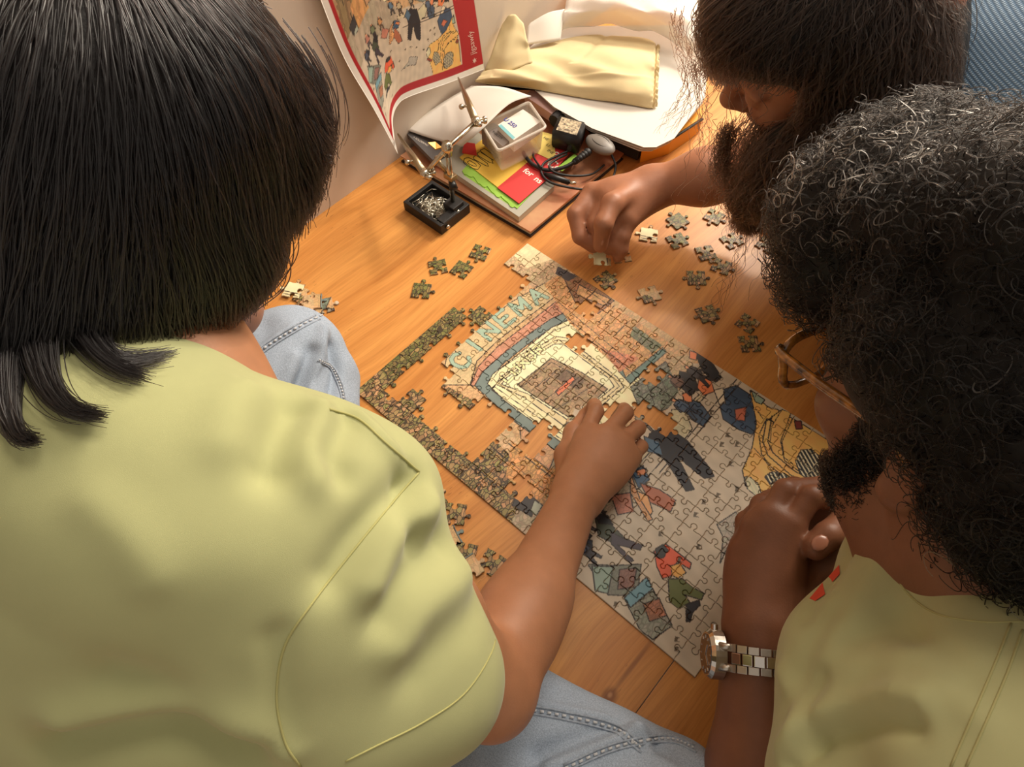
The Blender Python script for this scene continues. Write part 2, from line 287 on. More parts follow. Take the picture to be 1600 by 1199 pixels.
# ================================================================== jigsaw puzzle
CELL = 0.026
NA, NB = 20, 13
THK = 0.0022
ART = [
    ((150, 128, 98), 0.9, 0, [(-1,-1),(12,-1),(12,2.2),(6,2.6),(5,4),(1.2,4),(1.1,9),(-1,9)]),
    ((120, 112, 74), 0.9, 0, [(-1,2),(1.96,1.2),(1.96,9.7),(-1,10.6)]),
    ((205, 168, 126), 0.25, 0, [(1.96,3),(5,3.5),(7,3.6),(10,2.2),(12,2.2),(12,14),(-1,14),(-1,10.6),(1.96,9.7)]),
    ((196, 170, 140), 0.35, 0, [(-1,10.5),(2.6,10.8),(4,14),(-1,14)]),
    ((224, 205, 165), 0.1, 0, [(-1,12),(1.2,11.6),(2.3,14),(-1,14)]),
    ((206, 182, 140), 0.12, 1, [(2.92,3.03),(2.04,4.39),(1.87,6.47),(2.14,9.27),(2.63,11.44),(3.67,11.17),(3.44,8.82),(3.26,6.77),(3.33,5.25),(4.05,4.01)]),
    ((196, 140, 116), 0.2, 1, [(4.08,3.99),(3.59,5.12),(3.52,6.72),(3.75,8.98),(3.9,10.79),(4.55,10.9),(4.69,10.46),(4.4,8.99),(4.15,7.01),(4.21,5.25),(4.61,4.35)]),
    ((116, 130, 126), 0, 1, [(4.24,4.13),(3.97,5.04),(4.04,6.64),(4.23,8.41),(4.45,9.81),(4.77,10.64),(5.31,10.77),(4.83,9.36),(4.59,7.75),(4.44,5.96),(4.57,4.86),(5.33,4.49),(6.95,4.56),(8.9,4.64),(10.41,4.7),(10.4,4.0),(8.71,3.93),(6.48,3.92)]),
    ((234, 222, 178), 0, 1, [(4.65,4.63),(4.46,5.22),(4.6,6.51),(4.71,7.86),(4.83,9.36),(5.22,10.36),(9.41,10.03),(10.48,9.7),(10.88,8.84),(10.62,5.15),(10.53,4.55),(8.42,4.5),(6.01,4.45)]),
    ((224, 208, 164), 0, 1, [(4.98,4.88),(4.88,5.33),(5.13,8.12),(5.34,9.05),(5.82,9.36),(9.27,9.15),(9.85,8.91),(9.48,5.61),(9.34,5.3),(6.57,5.23)]),
    ((238, 228, 188), 0, 1, [(5.2,5.06),(5.12,5.44),(5.46,7.99),(5.6,8.64),(5.95,8.94),(9.01,8.82),(9.47,8.63),(9.15,5.92),(8.97,5.66),(6.54,5.5)]),
    ((166, 140, 112), 0.35, 1, [(5.8,5.54),(6.06,7.88),(7.6,8.2),(9.32,8.31),(9.16,6.25),(8.85,5.8)]),
    ((118, 96, 80), 0.35, 0, [(6.87,7.82),(8.12,8.05),(8.3,7.32),(6.87,7.07)]),
    ((216, 120, 84), 0, 1, [(7.47,6.5),(7.55,7.75),(7.79,7.66),(7.75,6.4)]),
    ((210, 160, 112), 0.35, 0, [(2.66,11.29),(2.87,12.67),(6.47,12.57),(9.96,12.57),(9.99,11.91),(9.54,9.48),(5.35,10.2),(3.84,10.86)]),
    ((150, 108, 78), 0.5, 1, [(3.08,12.43),(3.62,13.14),(6.21,12.91),(6.1,11.68),(4.8,11.4)]),
    ((196, 150, 104), 0.3, 1, [(4.11,12.54),(6.03,12.87),(6.04,12.3),(4.39,11.91)]),
    ((64, 58, 62), 0.2, 0, [(2.4,12.81),(3.66,12.93),(3.52,12.33),(2.64,12.29)]),
    ((120, 124, 104), 0.5, 0, [(7.94,12.28),(9.83,12.2),(9.74,11.49),(8.24,11.61)]),
    ((104, 130, 124), 0, 1, [(9.59,9.42),(9.92,12.12),(10.23,12.02),(9.98,9.27),(9.07,9.48),(8.98,9.8)]),
    ((204, 134, 104), 0.3, 0, [(7.61,10.01),(8.95,10.65),(9.43,10.81),(9.16,9.46)]),
    ((128, 136, 130), 0.5, 1, [(10.09,9.12),(10.52,11.5),(11.55,11.13),(12.53,10.52),(12.13,9.21),(11.52,8.21)]),
    ((196, 170, 138), 0.3, 0, [(10.41,11.66),(11.15,12.56),(12.71,11.64),(11.97,10.51)]),
    ((204, 188, 166), 0, 0, [(13.2,-1),(21,-1),(21,14),(14.0,14),(11.6,12.3),(12.2,9.6),(12.0,6.2),(10.6,4.4),(10.6,1)]),
    ((180, 166, 146), 0.3, 0, [(10.6,-1),(13.4,-1),(13.0,2),(13.6,4.5),(12.6,7),(11.5,6),(9.6,4.2),(9.6,2.6)]),
    ((206, 190, 158), 0, 1, [(12.38,6.03),(12.92,11.33),(13.18,11.32),(12.86,5.88)]),
    ((208, 156, 104), 0.45, 0, [(7.68,3.04),(10.22,3.28),(10.89,1.58),(8.66,1.49)]),
    ((196, 152, 116), 0.3, 1, [(7.39,3.92),(9.6,4.04),(9.96,3.05),(8.25,3.08)]),
    ((60, 58, 60), 0, 1, [(9.46,1.56),(10.62,1.55),(10.82,0.8),(9.82,0.64)]),
    ((170, 176, 160), 0, 1, [(10.41,1.49),(10.85,1.55),(10.95,0.99),(10.62,0.94)]),
    ((44, 42, 46), 0, 1, [(11.24,13.0),(12.26,13.01),(13.17,12.54),(13.1,12.08),(12.24,12.23)]),
    ((226, 130, 84), 0, 1, [(11.06,12.85),(11.45,12.97),(11.64,12.57),(11.31,12.44)]),
    ((46, 44, 48), 0, 1, [(11.38,11.48),(12.04,11.8),(12.73,11.17),(12.56,10.64),(11.76,10.82)]),
    ((230, 132, 84), 0, 1, [(12.31,11.79),(12.87,12.08),(13.33,11.6),(13.08,11.09),(12.6,11.25)]),
    ((66, 84, 108), 0, 1, [(13.43,11.68),(13.93,12.61),(15.2,12.6),(15.79,11.93),(16.19,10.82),(15.39,10.58),(14.5,10.58)]),
    ((222, 206, 180), 0, 1, [(13.29,11.66),(13.54,12.07),(14.11,11.41),(13.92,11.15)]),
    ((196, 110, 84), 0, 1, [(14.63,11.39),(14.97,11.88),(15.34,11.17),(14.98,10.95)]),
    ((72, 88, 108), 0, 1, [(12.5,10.39),(13.2,10.62),(13.95,10.33),(14.06,9.6),(13.35,9.58),(12.82,9.82)]),
    ((228, 140, 96), 0, 1, [(12.22,10.48),(12.48,10.86),(12.86,10.42),(12.62,10.11)]),
    ((206, 196, 164), 0.1, 1, [(12.36,9.41),(12.82,9.82),(13.69,9.18),(13.75,8.24),(12.85,8.45)]),
    ((42, 40, 46), 0, 1, [(12.32,7.63),(12.63,8.49),(13.92,8.48),(15.57,7.96),(15.83,7.76),(15.54,7.38),(14.05,7.49),(15.51,6.64),(15.28,6.32),(13.7,6.97),(12.65,6.92)]),
    ((80, 106, 128), 0, 1, [(12.2,7.34),(12.9,7.59),(13.46,7.11),(12.81,6.8)]),
    ((62, 92, 120), 0, 1, [(12.77,5.51),(13.08,6.08),(13.71,5.7),(13.6,5.02)]),
    ((228, 140, 88), 0, 1, [(12.99,5.7),(13.26,6.07),(13.41,5.77),(13.18,5.49)]),
    ((176, 104, 76), 0, 1, [(13.48,5.28),(14.31,5.6),(15.18,5.66),(15.32,5.06),(14.35,4.81)]),
    ((234, 170, 110), 0, 1, [(13.45,4.84),(14.11,5.01),(14.72,4.54),(14.76,4.1),(14.12,4.41)]),
    ((214, 160, 116), 0.2, 1, [(12.83,5.43),(13.94,4.65),(14.93,4.24),(14.82,4.02),(13.43,4.62)]),
    ((72, 78, 62), 0, 1, [(12.99,2.62),(13.7,2.85),(14.47,2.75),(14.33,2.24),(13.6,2.06)]),
    ((70, 60, 70), 0, 1, [(13.91,2.57),(14.51,2.7),(15.3,3.02),(15.34,2.74),(14.47,2.29),(15.4,2.2),(15.34,2.0),(14.23,2.15)]),
    ((40, 40, 44), 0, 1, [(12.8,2.85),(13.34,3.08),(13.76,2.9),(13.24,2.52)]),
    ((196, 130, 110), 0.2, 1, [(12.87,3.93),(13.43,4.62),(14.08,3.98),(13.64,3.39)]),
    ((48, 54, 72), 0, 1, [(13.01,1.46),(13.52,1.72),(13.96,1.16),(13.53,0.94)]),
    ((226, 98, 66), 0, 1, [(15.82,3.1),(16.0,3.7),(16.71,3.73),(17.31,3.73),(17.42,3.46),(16.82,3.38),(17.01,2.74),(16.78,2.36),(16.28,2.64)]),
    ((58, 58, 58), 0, 1, [(15.8,3.23),(15.93,3.61),(16.25,3.54),(16.28,3.12),(16.07,2.94)]),
    ((238, 178, 96), 0, 1, [(16.73,3.04),(16.94,3.4),(17.38,3.24),(17.27,2.82),(17.01,2.74)]),
    ((104, 110, 62), 0, 1, [(16.96,2.52),(17.41,2.91),(17.93,2.9),(18.44,2.99),(18.51,2.7),(17.87,2.42),(18.21,2.3),(18.0,1.77),(17.54,1.78)]),
    ((52, 50, 54), 0, 1, [(18.13,2.13),(18.43,2.63),(18.58,2.49),(18.52,2.02),(18.65,1.65),(18.53,1.55)]),
    ((132, 134, 124), 0.2, 1, [(14.02,0.77),(14.92,1.48),(15.74,2.28),(16.19,1.48),(16.2,0.89),(15.47,0.31)]),
    ((150, 170, 156), 0, 1, [(14.22,0.83),(14.91,1.4),(15.44,0.35),(14.97,0.09)]),
    ((150, 110, 104), 0.3, 1, [(15.18,1.49),(15.7,2.02),(16.08,1.27),(15.64,0.75)]),
    ((150, 150, 140), 0.3, 1, [(16.05,0.65),(16.23,1.98),(18.19,1.05),(17.92,0.08),(17.31,0.04)]),
    ((116, 154, 166), 0, 1, [(16.05,0.65),(16.23,1.98),(16.72,1.76),(16.49,0.51)]),
    ((176, 120, 96), 0.4, 1, [(16.8,0.96),(17.15,1.61),(17.79,1.24),(17.41,0.57)]),
    ((176, 170, 160), 0.3, 1, [(17.18,5.9),(17.49,6.96),(18.28,6.48),(18.07,5.52),(18.23,4.54),(17.71,5.59)]),
    ((246, 184, 104), 0, 1, [(14.61,12.81),(15.76,12.56),(16.18,12.74),(17.75,12.82),(20.93,12.86),(22.44,8.98),(19.61,8.82),(18.1,8.38),(17.16,8.29),(16.62,8.88),(16.35,10.16),(15.79,11.47)]),
    ((150, 170, 150), 0, 1, [(14.66,12.85),(15.44,12.81),(15.45,12.49),(15.15,12.41)]),
    ((244, 184, 106), 0, 1, [(16.24,10.95),(16.09,11.73),(16.34,12.88),(16.76,13.01),(17.18,11.33),(17.83,10.57),(19.31,10.51),(18.7,9.85),(17.53,9.88),(16.86,10.16)]),
    ((40, 40, 42), 0, 2, [(17.56,9.27),(17.67,9.71),(18.13,9.99),(18.76,10.03),(19.02,9.3),(18.26,8.93)]),
    ((40, 40, 42), 0, 2, [(18.2,10.9),(18.12,11.57),(18.46,11.91),(19.54,11.73),(19.79,10.8),(19.51,10.43),(18.68,10.46)]),
    ((206, 204, 170), 0, 2, [(16.88,8.64),(17.0,8.82),(17.52,8.78),(17.89,8.44),(17.79,8.19),(17.29,8.24)]),
    ((150, 70, 56), 0, 1, [(17.95,8.25),(18.29,8.88),(18.51,8.73),(18.16,8.11)]),
    ((130, 60, 50), 0, 1, [(17.1,12.71),(17.35,12.93),(17.61,12.6),(17.4,12.37)]),
    ((92, 84, 88), 0, 1, [(12.71,1.85),(12.71,2.15),(13.37,2.25),(13.4,2.15),(12.89,2.02),(13.37,1.85),(13.37,1.73)]),
    ((40, 34, 32), 0, 0, [(13.33,1.7),(13.33,1.9),(13.4,1.91),(13.4,1.67)]),
    ((40, 34, 32), 0, 0, [(13.33,2.12),(13.33,2.3),(13.4,2.33),(13.4,2.12)]),
    ((176, 120, 104), 0, 1, [(12.14,1.8),(12.14,2.19),(12.41,2.29),(12.74,2.23),(12.74,1.77),(12.41,1.71)]),
    ((176, 120, 104), 0, 1, [(12.17,2.18),(12.26,2.25),(12.62,2.35),(12.65,2.27)]),
    ((176, 120, 104), 0, 1, [(12.17,1.82),(12.26,1.75),(12.62,1.66),(12.65,1.73)]),
    ((226, 160, 118), 0, 1, [(12.02,2.1),(11.95,2.08),(11.91,2.03),(11.91,1.97),(11.95,1.92),(12.02,1.9),(12.09,1.92),(12.13,1.97),(12.13,2.03),(12.09,2.08)]),
    ((70, 52, 40), 0, 0, [(11.99,1.9),(11.9,1.93),(11.88,2.04),(11.98,2.11),(11.95,2.0)]),
    ((60, 56, 62), 0, 1, [(12.51,2.75),(12.51,3.05),(13.17,3.15),(13.2,3.05),(12.69,2.92),(13.17,2.75),(13.17,2.63)]),
    ((40, 34, 32), 0, 0, [(13.12,2.6),(13.12,2.79),(13.2,2.81),(13.2,2.57)]),
    ((40, 34, 32), 0, 0, [(13.12,3.02),(13.12,3.2),(13.2,3.23),(13.2,3.02)]),
    ((120, 128, 96), 0, 1, [(11.94,2.71),(11.94,3.09),(12.21,3.19),(12.54,3.12),(12.54,2.67),(12.21,2.61)]),
    ((120, 128, 96), 0, 1, [(11.97,3.08),(12.06,3.15),(12.42,3.25),(12.45,3.17)]),
    ((120, 128, 96), 0, 1, [(11.97,2.72),(12.06,2.65),(12.42,2.55),(12.45,2.63)]),
    ((226, 160, 118), 0, 1, [(11.82,3.0),(11.75,2.98),(11.71,2.93),(11.71,2.87),(11.75,2.82),(11.82,2.8),(11.89,2.82),(11.93,2.87),(11.93,2.93),(11.89,2.98)]),
    ((70, 52, 40), 0, 0, [(11.79,2.79),(11.7,2.82),(11.68,2.94),(11.77,3.01),(11.74,2.9)]),
    ((110, 84, 66), 0, 1, [(12.36,3.76),(12.36,4.04),(12.97,4.14),(13.0,4.04),(12.52,3.91),(12.97,3.76),(12.97,3.65)]),
    ((40, 34, 32), 0, 0, [(12.93,3.62),(12.93,3.8),(13.0,3.82),(13.0,3.59)]),
    ((40, 34, 32), 0, 0, [(12.93,4.01),(12.93,4.18),(13.0,4.21),(13.0,4.01)]),
    ((206, 150, 100), 0, 1, [(11.82,3.72),(11.82,4.08),(12.08,4.17),(12.38,4.11),(12.38,3.69),(12.08,3.63)]),
    ((206, 150, 100), 0, 1, [(11.85,4.07),(11.94,4.14),(12.27,4.22),(12.3,4.15)]),
    ((206, 150, 100), 0, 1, [(11.85,3.73),(11.94,3.66),(12.27,3.58),(12.3,3.65)]),
    ((226, 160, 118), 0, 1, [(11.71,3.99),(11.65,3.97),(11.61,3.93),(11.61,3.87),(11.65,3.83),(11.71,3.81),(11.77,3.83),(11.81,3.87),(11.81,3.93),(11.77,3.97)]),
    ((70, 52, 40), 0, 0, [(11.68,3.8),(11.6,3.83),(11.59,3.94),(11.67,4.0),(11.64,3.9)]),
    ((70, 66, 70), 0, 1, [(11.51,5.45),(11.51,5.75),(12.17,5.85),(12.2,5.75),(11.69,5.61),(12.17,5.45),(12.17,5.33)]),
    ((40, 34, 32), 0, 0, [(12.12,5.3),(12.12,5.49),(12.2,5.51),(12.2,5.27)]),
    ((40, 34, 32), 0, 0, [(12.12,5.72),(12.12,5.9),(12.2,5.93),(12.2,5.72)]),
    ((96, 120, 140), 0, 1, [(10.94,5.4),(10.94,5.79),(11.21,5.88),(11.54,5.82),(11.54,5.38),(11.21,5.31)]),
    ((96, 120, 140), 0, 1, [(10.97,5.78),(11.06,5.85),(11.42,5.94),(11.45,5.87)]),
    ((96, 120, 140), 0, 1, [(10.97,5.42),(11.06,5.34),(11.42,5.25),(11.45,5.33)]),
    ((226, 160, 118), 0, 1, [(10.82,5.7),(10.75,5.68),(10.71,5.63),(10.71,5.57),(10.75,5.52),(10.82,5.5),(10.89,5.52),(10.93,5.57),(10.93,5.63),(10.89,5.68)]),
    ((70, 52, 40), 0, 0, [(10.79,5.49),(10.7,5.52),(10.68,5.64),(10.77,5.71),(10.74,5.6)]),
    ((88, 70, 60), 0, 1, [(11.91,6.35),(11.91,6.65),(12.57,6.75),(12.6,6.65),(12.09,6.51),(12.57,6.35),(12.57,6.23)]),
    ((40, 34, 32), 0, 0, [(12.53,6.2),(12.53,6.39),(12.6,6.41),(12.6,6.17)]),
    ((40, 34, 32), 0, 0, [(12.53,6.62),(12.53,6.8),(12.6,6.83),(12.6,6.62)]),
    ((196, 176, 140), 0, 1, [(11.34,6.3),(11.34,6.7),(11.61,6.79),(11.94,6.72),(11.94,6.28),(11.61,6.21)]),
    ((196, 176, 140), 0, 1, [(11.37,6.68),(11.46,6.75),(11.82,6.84),(11.85,6.77)]),
    ((196, 176, 140), 0, 1, [(11.37,6.32),(11.46,6.25),(11.82,6.16),(11.85,6.23)]),
    ((226, 160, 118), 0, 1, [(11.22,6.6),(11.15,6.58),(11.11,6.53),(11.11,6.47),(11.15,6.42),(11.22,6.4),(11.29,6.42),(11.33,6.47),(11.33,6.53),(11.29,6.58)]),
    ((70, 52, 40), 0, 0, [(11.19,6.39),(11.1,6.42),(11.08,6.54),(11.18,6.61),(11.14,6.5)]),
    ((50, 48, 52), 0, 1, [(12.26,11.74),(12.26,12.06),(12.97,12.17),(13.0,12.06),(12.46,11.92),(12.97,11.74),(12.97,11.61)]),
    ((40, 34, 32), 0, 0, [(12.92,11.58),(12.92,11.79),(13.0,11.8),(13.0,11.55)]),
    ((40, 34, 32), 0, 0, [(12.92,12.03),(12.92,12.22),(13.0,12.25),(13.0,12.03)]),
    ((70, 66, 70), 0, 1, [(11.66,11.69),(11.66,12.11),(11.94,12.2),(12.3,12.14),(12.3,11.66),(11.94,11.6)]),
    ((70, 66, 70), 0, 1, [(11.69,12.09),(11.78,12.17),(12.17,12.27),(12.2,12.19)]),
    ((70, 66, 70), 0, 1, [(11.69,11.71),(11.78,11.63),(12.17,11.53),(12.2,11.61)]),
    ((226, 160, 118), 0, 1, [(11.53,12.0),(11.46,11.98),(11.41,11.93),(11.41,11.87),(11.46,11.82),(11.53,11.8),(11.6,11.82),(11.64,11.87),(11.64,11.93),(11.6,11.98)]),
    ((70, 52, 40), 0, 0, [(11.5,11.79),(11.4,11.82),(11.38,11.95),(11.48,12.02),(11.45,11.9)]),
    ((60, 58, 66), 0, 1, [(11.91,10.75),(11.91,11.05),(12.57,11.16),(12.6,11.05),(12.09,10.92),(12.57,10.75),(12.57,10.63)]),
    ((40, 34, 32), 0, 0, [(12.53,10.6),(12.53,10.79),(12.6,10.81),(12.6,10.57)]),
    ((40, 34, 32), 0, 0, [(12.53,11.02),(12.53,11.2),(12.6,11.23),(12.6,11.02)]),
    ((120, 92, 80), 0, 1, [(11.34,10.71),(11.34,11.1),(11.61,11.19),(11.94,11.12),(11.94,10.68),(11.61,10.62)]),
    ((120, 92, 80), 0, 1, [(11.37,11.08),(11.46,11.16),(11.82,11.25),(11.85,11.17)]),
    ((120, 92, 80), 0, 1, [(11.37,10.72),(11.46,10.64),(11.82,10.55),(11.85,10.63)]),
    ((226, 160, 118), 0, 1, [(11.22,11.0),(11.15,10.98),(11.11,10.93),(11.11,10.87),(11.15,10.82),(11.22,10.8),(11.29,10.82),(11.33,10.87),(11.33,10.93),(11.29,10.98)]),
    ((70, 52, 40), 0, 0, [(11.19,10.79),(11.1,10.83),(11.08,10.95),(11.18,11.01),(11.14,10.9)]),
    ((66, 80, 100), 0, 1, [(12.86,9.74),(12.86,10.06),(13.57,10.17),(13.6,10.06),(13.06,9.92),(13.57,9.74),(13.57,9.61)]),
    ((40, 34, 32), 0, 0, [(13.52,9.58),(13.52,9.79),(13.6,9.8),(13.6,9.55)]),
    ((40, 34, 32), 0, 0, [(13.52,10.03),(13.52,10.22),(13.6,10.25),(13.6,10.03)]),
    ((84, 100, 122), 0, 1, [(12.26,9.69),(12.26,10.11),(12.54,10.2),(12.9,10.14),(12.9,9.66),(12.54,9.6)]),
    ((84, 100, 122), 0, 1, [(12.29,10.09),(12.38,10.17),(12.77,10.27),(12.8,10.19)]),
    ((84, 100, 122), 0, 1, [(12.29,9.71),(12.38,9.63),(12.77,9.53),(12.8,9.61)]),
    ((226, 160, 118), 0, 1, [(12.13,10.0),(12.06,9.98),(12.01,9.93),(12.01,9.87),(12.06,9.82),(12.13,9.8),(12.2,9.82),(12.24,9.87),(12.24,9.93),(12.2,9.98)]),
    ((70, 52, 40), 0, 0, [(12.1,9.79),(12.0,9.82),(11.98,9.95),(12.08,10.02),(12.05,9.9)]),
    ((100, 90, 84), 0, 1, [(11.8,7.87),(11.8,8.13),(12.37,8.22),(12.4,8.13),(11.96,8.01),(12.37,7.87),(12.37,7.77)]),
    ((40, 34, 32), 0, 0, [(12.34,7.74),(12.34,7.91),(12.4,7.92),(12.4,7.71)]),
    ((40, 34, 32), 0, 0, [(12.34,8.1),(12.34,8.26),(12.4,8.29),(12.4,8.1)]),
    ((150, 140, 120), 0, 1, [(11.31,7.83),(11.31,8.17),(11.54,8.25),(11.83,8.2),(11.83,7.8),(11.54,7.75)]),
    ((150, 140, 120), 0, 1, [(11.33,8.16),(11.41,8.22),(11.72,8.3),(11.75,8.23)]),
    ((150, 140, 120), 0, 1, [(11.33,7.84),(11.41,7.78),(11.72,7.7),(11.75,7.77)]),
    ((226, 160, 118), 0, 1, [(11.2,8.08),(11.15,8.07),(11.11,8.03),(11.11,7.97),(11.15,7.93),(11.2,7.92),(11.26,7.93),(11.3,7.97),(11.3,8.03),(11.26,8.07)]),
    ((70, 52, 40), 0, 0, [(11.18,7.91),(11.1,7.93),(11.09,8.04),(11.17,8.1),(11.14,8.0)]),
    ((60, 60, 70), 0, 1, [(13.66,1.06),(13.66,1.34),(14.27,1.44),(14.3,1.34),(13.82,1.21),(14.27,1.06),(14.27,0.95)]),
    ((40, 34, 32), 0, 0, [(14.23,0.92),(14.23,1.1),(14.3,1.12),(14.3,0.89)]),
    ((40, 34, 32), 0, 0, [(14.23,1.31),(14.23,1.48),(14.3,1.51),(14.3,1.31)]),
    ((74, 80, 98), 0, 1, [(13.12,1.02),(13.12,1.38),(13.38,1.47),(13.68,1.41),(13.68,0.99),(13.38,0.93)]),
    ((74, 80, 98), 0, 1, [(13.15,1.37),(13.24,1.44),(13.57,1.52),(13.6,1.45)]),
    ((74, 80, 98), 0, 1, [(13.15,1.03),(13.24,0.96),(13.57,0.88),(13.6,0.95)]),
    ((226, 160, 118), 0, 1, [(13.01,1.29),(12.95,1.27),(12.91,1.23),(12.91,1.17),(12.95,1.13),(13.01,1.11),(13.07,1.13),(13.11,1.17),(13.11,1.23),(13.07,1.27)]),
    ((70, 52, 40), 0, 0, [(12.98,1.1),(12.9,1.13),(12.89,1.24),(12.97,1.3),(12.94,1.2)]),
    ((96, 82, 64), 0, 0, [(13.75,10.63),(13.95,10.71),(13.91,10.49),(14.11,10.52),(13.86,10.35)]),
    ((96, 82, 64), 0, 0, [(15.07,9.48),(15.26,9.56),(15.22,9.35),(15.41,9.38),(15.17,9.21)]),
    ((96, 82, 64), 0, 0, [(15.61,9.95),(15.8,10.03),(15.76,9.82),(15.95,9.85),(15.71,9.68)]),
    ((96, 82, 64), 0, 0, [(14.99,10.09),(15.19,10.17),(15.15,9.96),(15.34,9.99),(15.1,9.82)]),
    ((96, 82, 64), 0, 0, [(16.74,3.6),(16.91,3.68),(16.87,3.5),(17.04,3.54),(16.82,3.38)]),
    ((96, 82, 64), 0, 0, [(16.11,5.75),(16.29,5.83),(16.25,5.64),(16.43,5.67),(16.2,5.51)]),
    ((96, 82, 64), 0, 0, [(16.83,8.01),(17.02,8.09),(16.98,7.89),(17.16,7.92),(16.92,7.76)]),
    ((96, 82, 64), 0, 0, [(16.35,7.18),(16.54,7.26),(16.5,7.06),(16.68,7.09),(16.44,6.93)]),
    ((96, 82, 64), 0, 0, [(18.53,0.78),(18.69,0.86),(18.65,0.69),(18.81,0.73),(18.6,0.58)]),
    ((96, 82, 64), 0, 0, [(15.83,0.28),(16.0,0.36),(15.97,0.19),(16.13,0.23),(15.92,0.08)]),
    ((96, 82, 64), 0, 0, [(18.74,0.47),(18.9,0.55),(18.86,0.38),(19.02,0.42),(18.81,0.28)]),
    ((96, 82, 64), 0, 0, [(19.49,2.81),(19.66,2.89),(19.62,2.71),(19.78,2.75),(19.57,2.6)]),
    ((96, 82, 64), 0, 0, [(17.04,4.62),(17.21,4.69),(17.17,4.51),(17.35,4.55),(17.12,4.39)]),
    ((96, 82, 64), 0, 0, [(15.45,4.0),(15.64,4.08),(15.6,3.89),(15.77,3.93),(15.55,3.77)]),
    ((96, 82, 64), 0, 0, [(16.05,6.5),(16.23,6.58),(16.19,6.39),(16.37,6.42),(16.14,6.26)]),
    ((96, 82, 64), 0, 0, [(15.92,8.91),(16.11,8.99),(16.07,8.78),(16.26,8.81),(16.02,8.65)]),
]
LINES = [(0.02,[(4.69,4.87),(4.52,5.62),(4.89,7.75),(5.06,9.29),(5.43,10.1),(9.53,9.87),(10.33,9.58)]),(0.02,[(5.08,4.96),(5.0,5.38),(5.31,8.07),(5.5,8.86),(5.92,9.18),(9.13,8.98),(9.66,8.8),(9.35,5.77),(9.14,5.45)]),(0.02,[(4.9,4.5),(8.33,4.6),(10.41,4.7)]),(0.02,[(4.99,4.73),(8.2,4.86),(10.24,4.91)]),(0.03,[(16.06,11.94),(16.55,10.78),(17.11,10.3),(18.38,10.12),(19.91,10.29)]),(0.03,[(16.16,12.25),(16.73,10.93),(17.22,10.57),(18.38,10.41),(19.98,10.56)]),(0.02,[(16.34,12.88),(16.46,11.69),(16.86,10.95)]),(0.02,[(16.97,12.87),(17.23,11.37),(17.72,10.7),(18.97,10.64)]),(0.02,[(16.42,10.21),(17.16,9.99),(17.61,9.74)]),(0.02,[(14.9,12.1),(15.42,12.08),(16.11,11.75)]),(0.025,[(13.86,6.25),(13.75,10.63),(13.8,14.61)]),(0.02,[(14.06,6.26),(14.01,10.57),(14.07,14.53)]),(0.02,[(13.57,5.16),(13.58,8.18)]),(0.02,[(3.68,13.07),(6.21,12.91)]),(0.02,[(3.83,12.6),(6.35,12.46)]),(0.02,[(3.89,10.9),(8.9,10.34)]),(0.02,[(3.96,10.5),(9.06,9.97)]),(0.02,[(5.04,12.76),(5.01,11.41)]),(0.02,[(6.42,12.64),(6.48,11.18)]),(0.02,[(7.62,12.44),(7.61,11.07)]),(0.02,[(8.74,12.32),(8.79,10.87)]),(0.02,[(10.32,9.07),(10.79,11.38)]),(0.02,[(10.7,8.82),(11.32,11.18)]),(0.02,[(11.07,8.57),(11.74,10.95)]),(0.02,[(10.53,9.85),(11.74,8.96)]),(0.02,[(10.7,10.69),(11.89,9.86)]),(0.02,[(6.06,5.57),(6.21,7.71),(7.67,7.86)]),(0.02,[(6.57,5.71),(6.7,7.52)]),(0.02,[(7.35,5.76),(7.83,7.9)]),(0.02,[(8.17,5.76),(8.67,8.13)]),(0.02,[(6.75,8.48),(6.76,6.47)]),(0.02,[(7.96,8.51),(7.94,6.28)]),(0.02,[(7.0,0.9),(9.61,0.87)]),(0.02,[(7.11,1.21),(9.84,1.27)]),(0.02,[(7.23,2.19),(10.4,2.17)]),(0.02,[(7.46,2.84),(10.21,2.85)]),(0.02,[(6.77,2.24),(8.12,2.1),(8.0,1.34)]),(0.02,[(5.4,1.05),(8.0,0.91)]),(0.02,[(4.7,0.89),(7.34,0.76)])]
BAND = [(3.13, 3.91), (2.63, 4.9), (2.49, 6.63), (2.59, 8.76), (2.97, 11.03)]

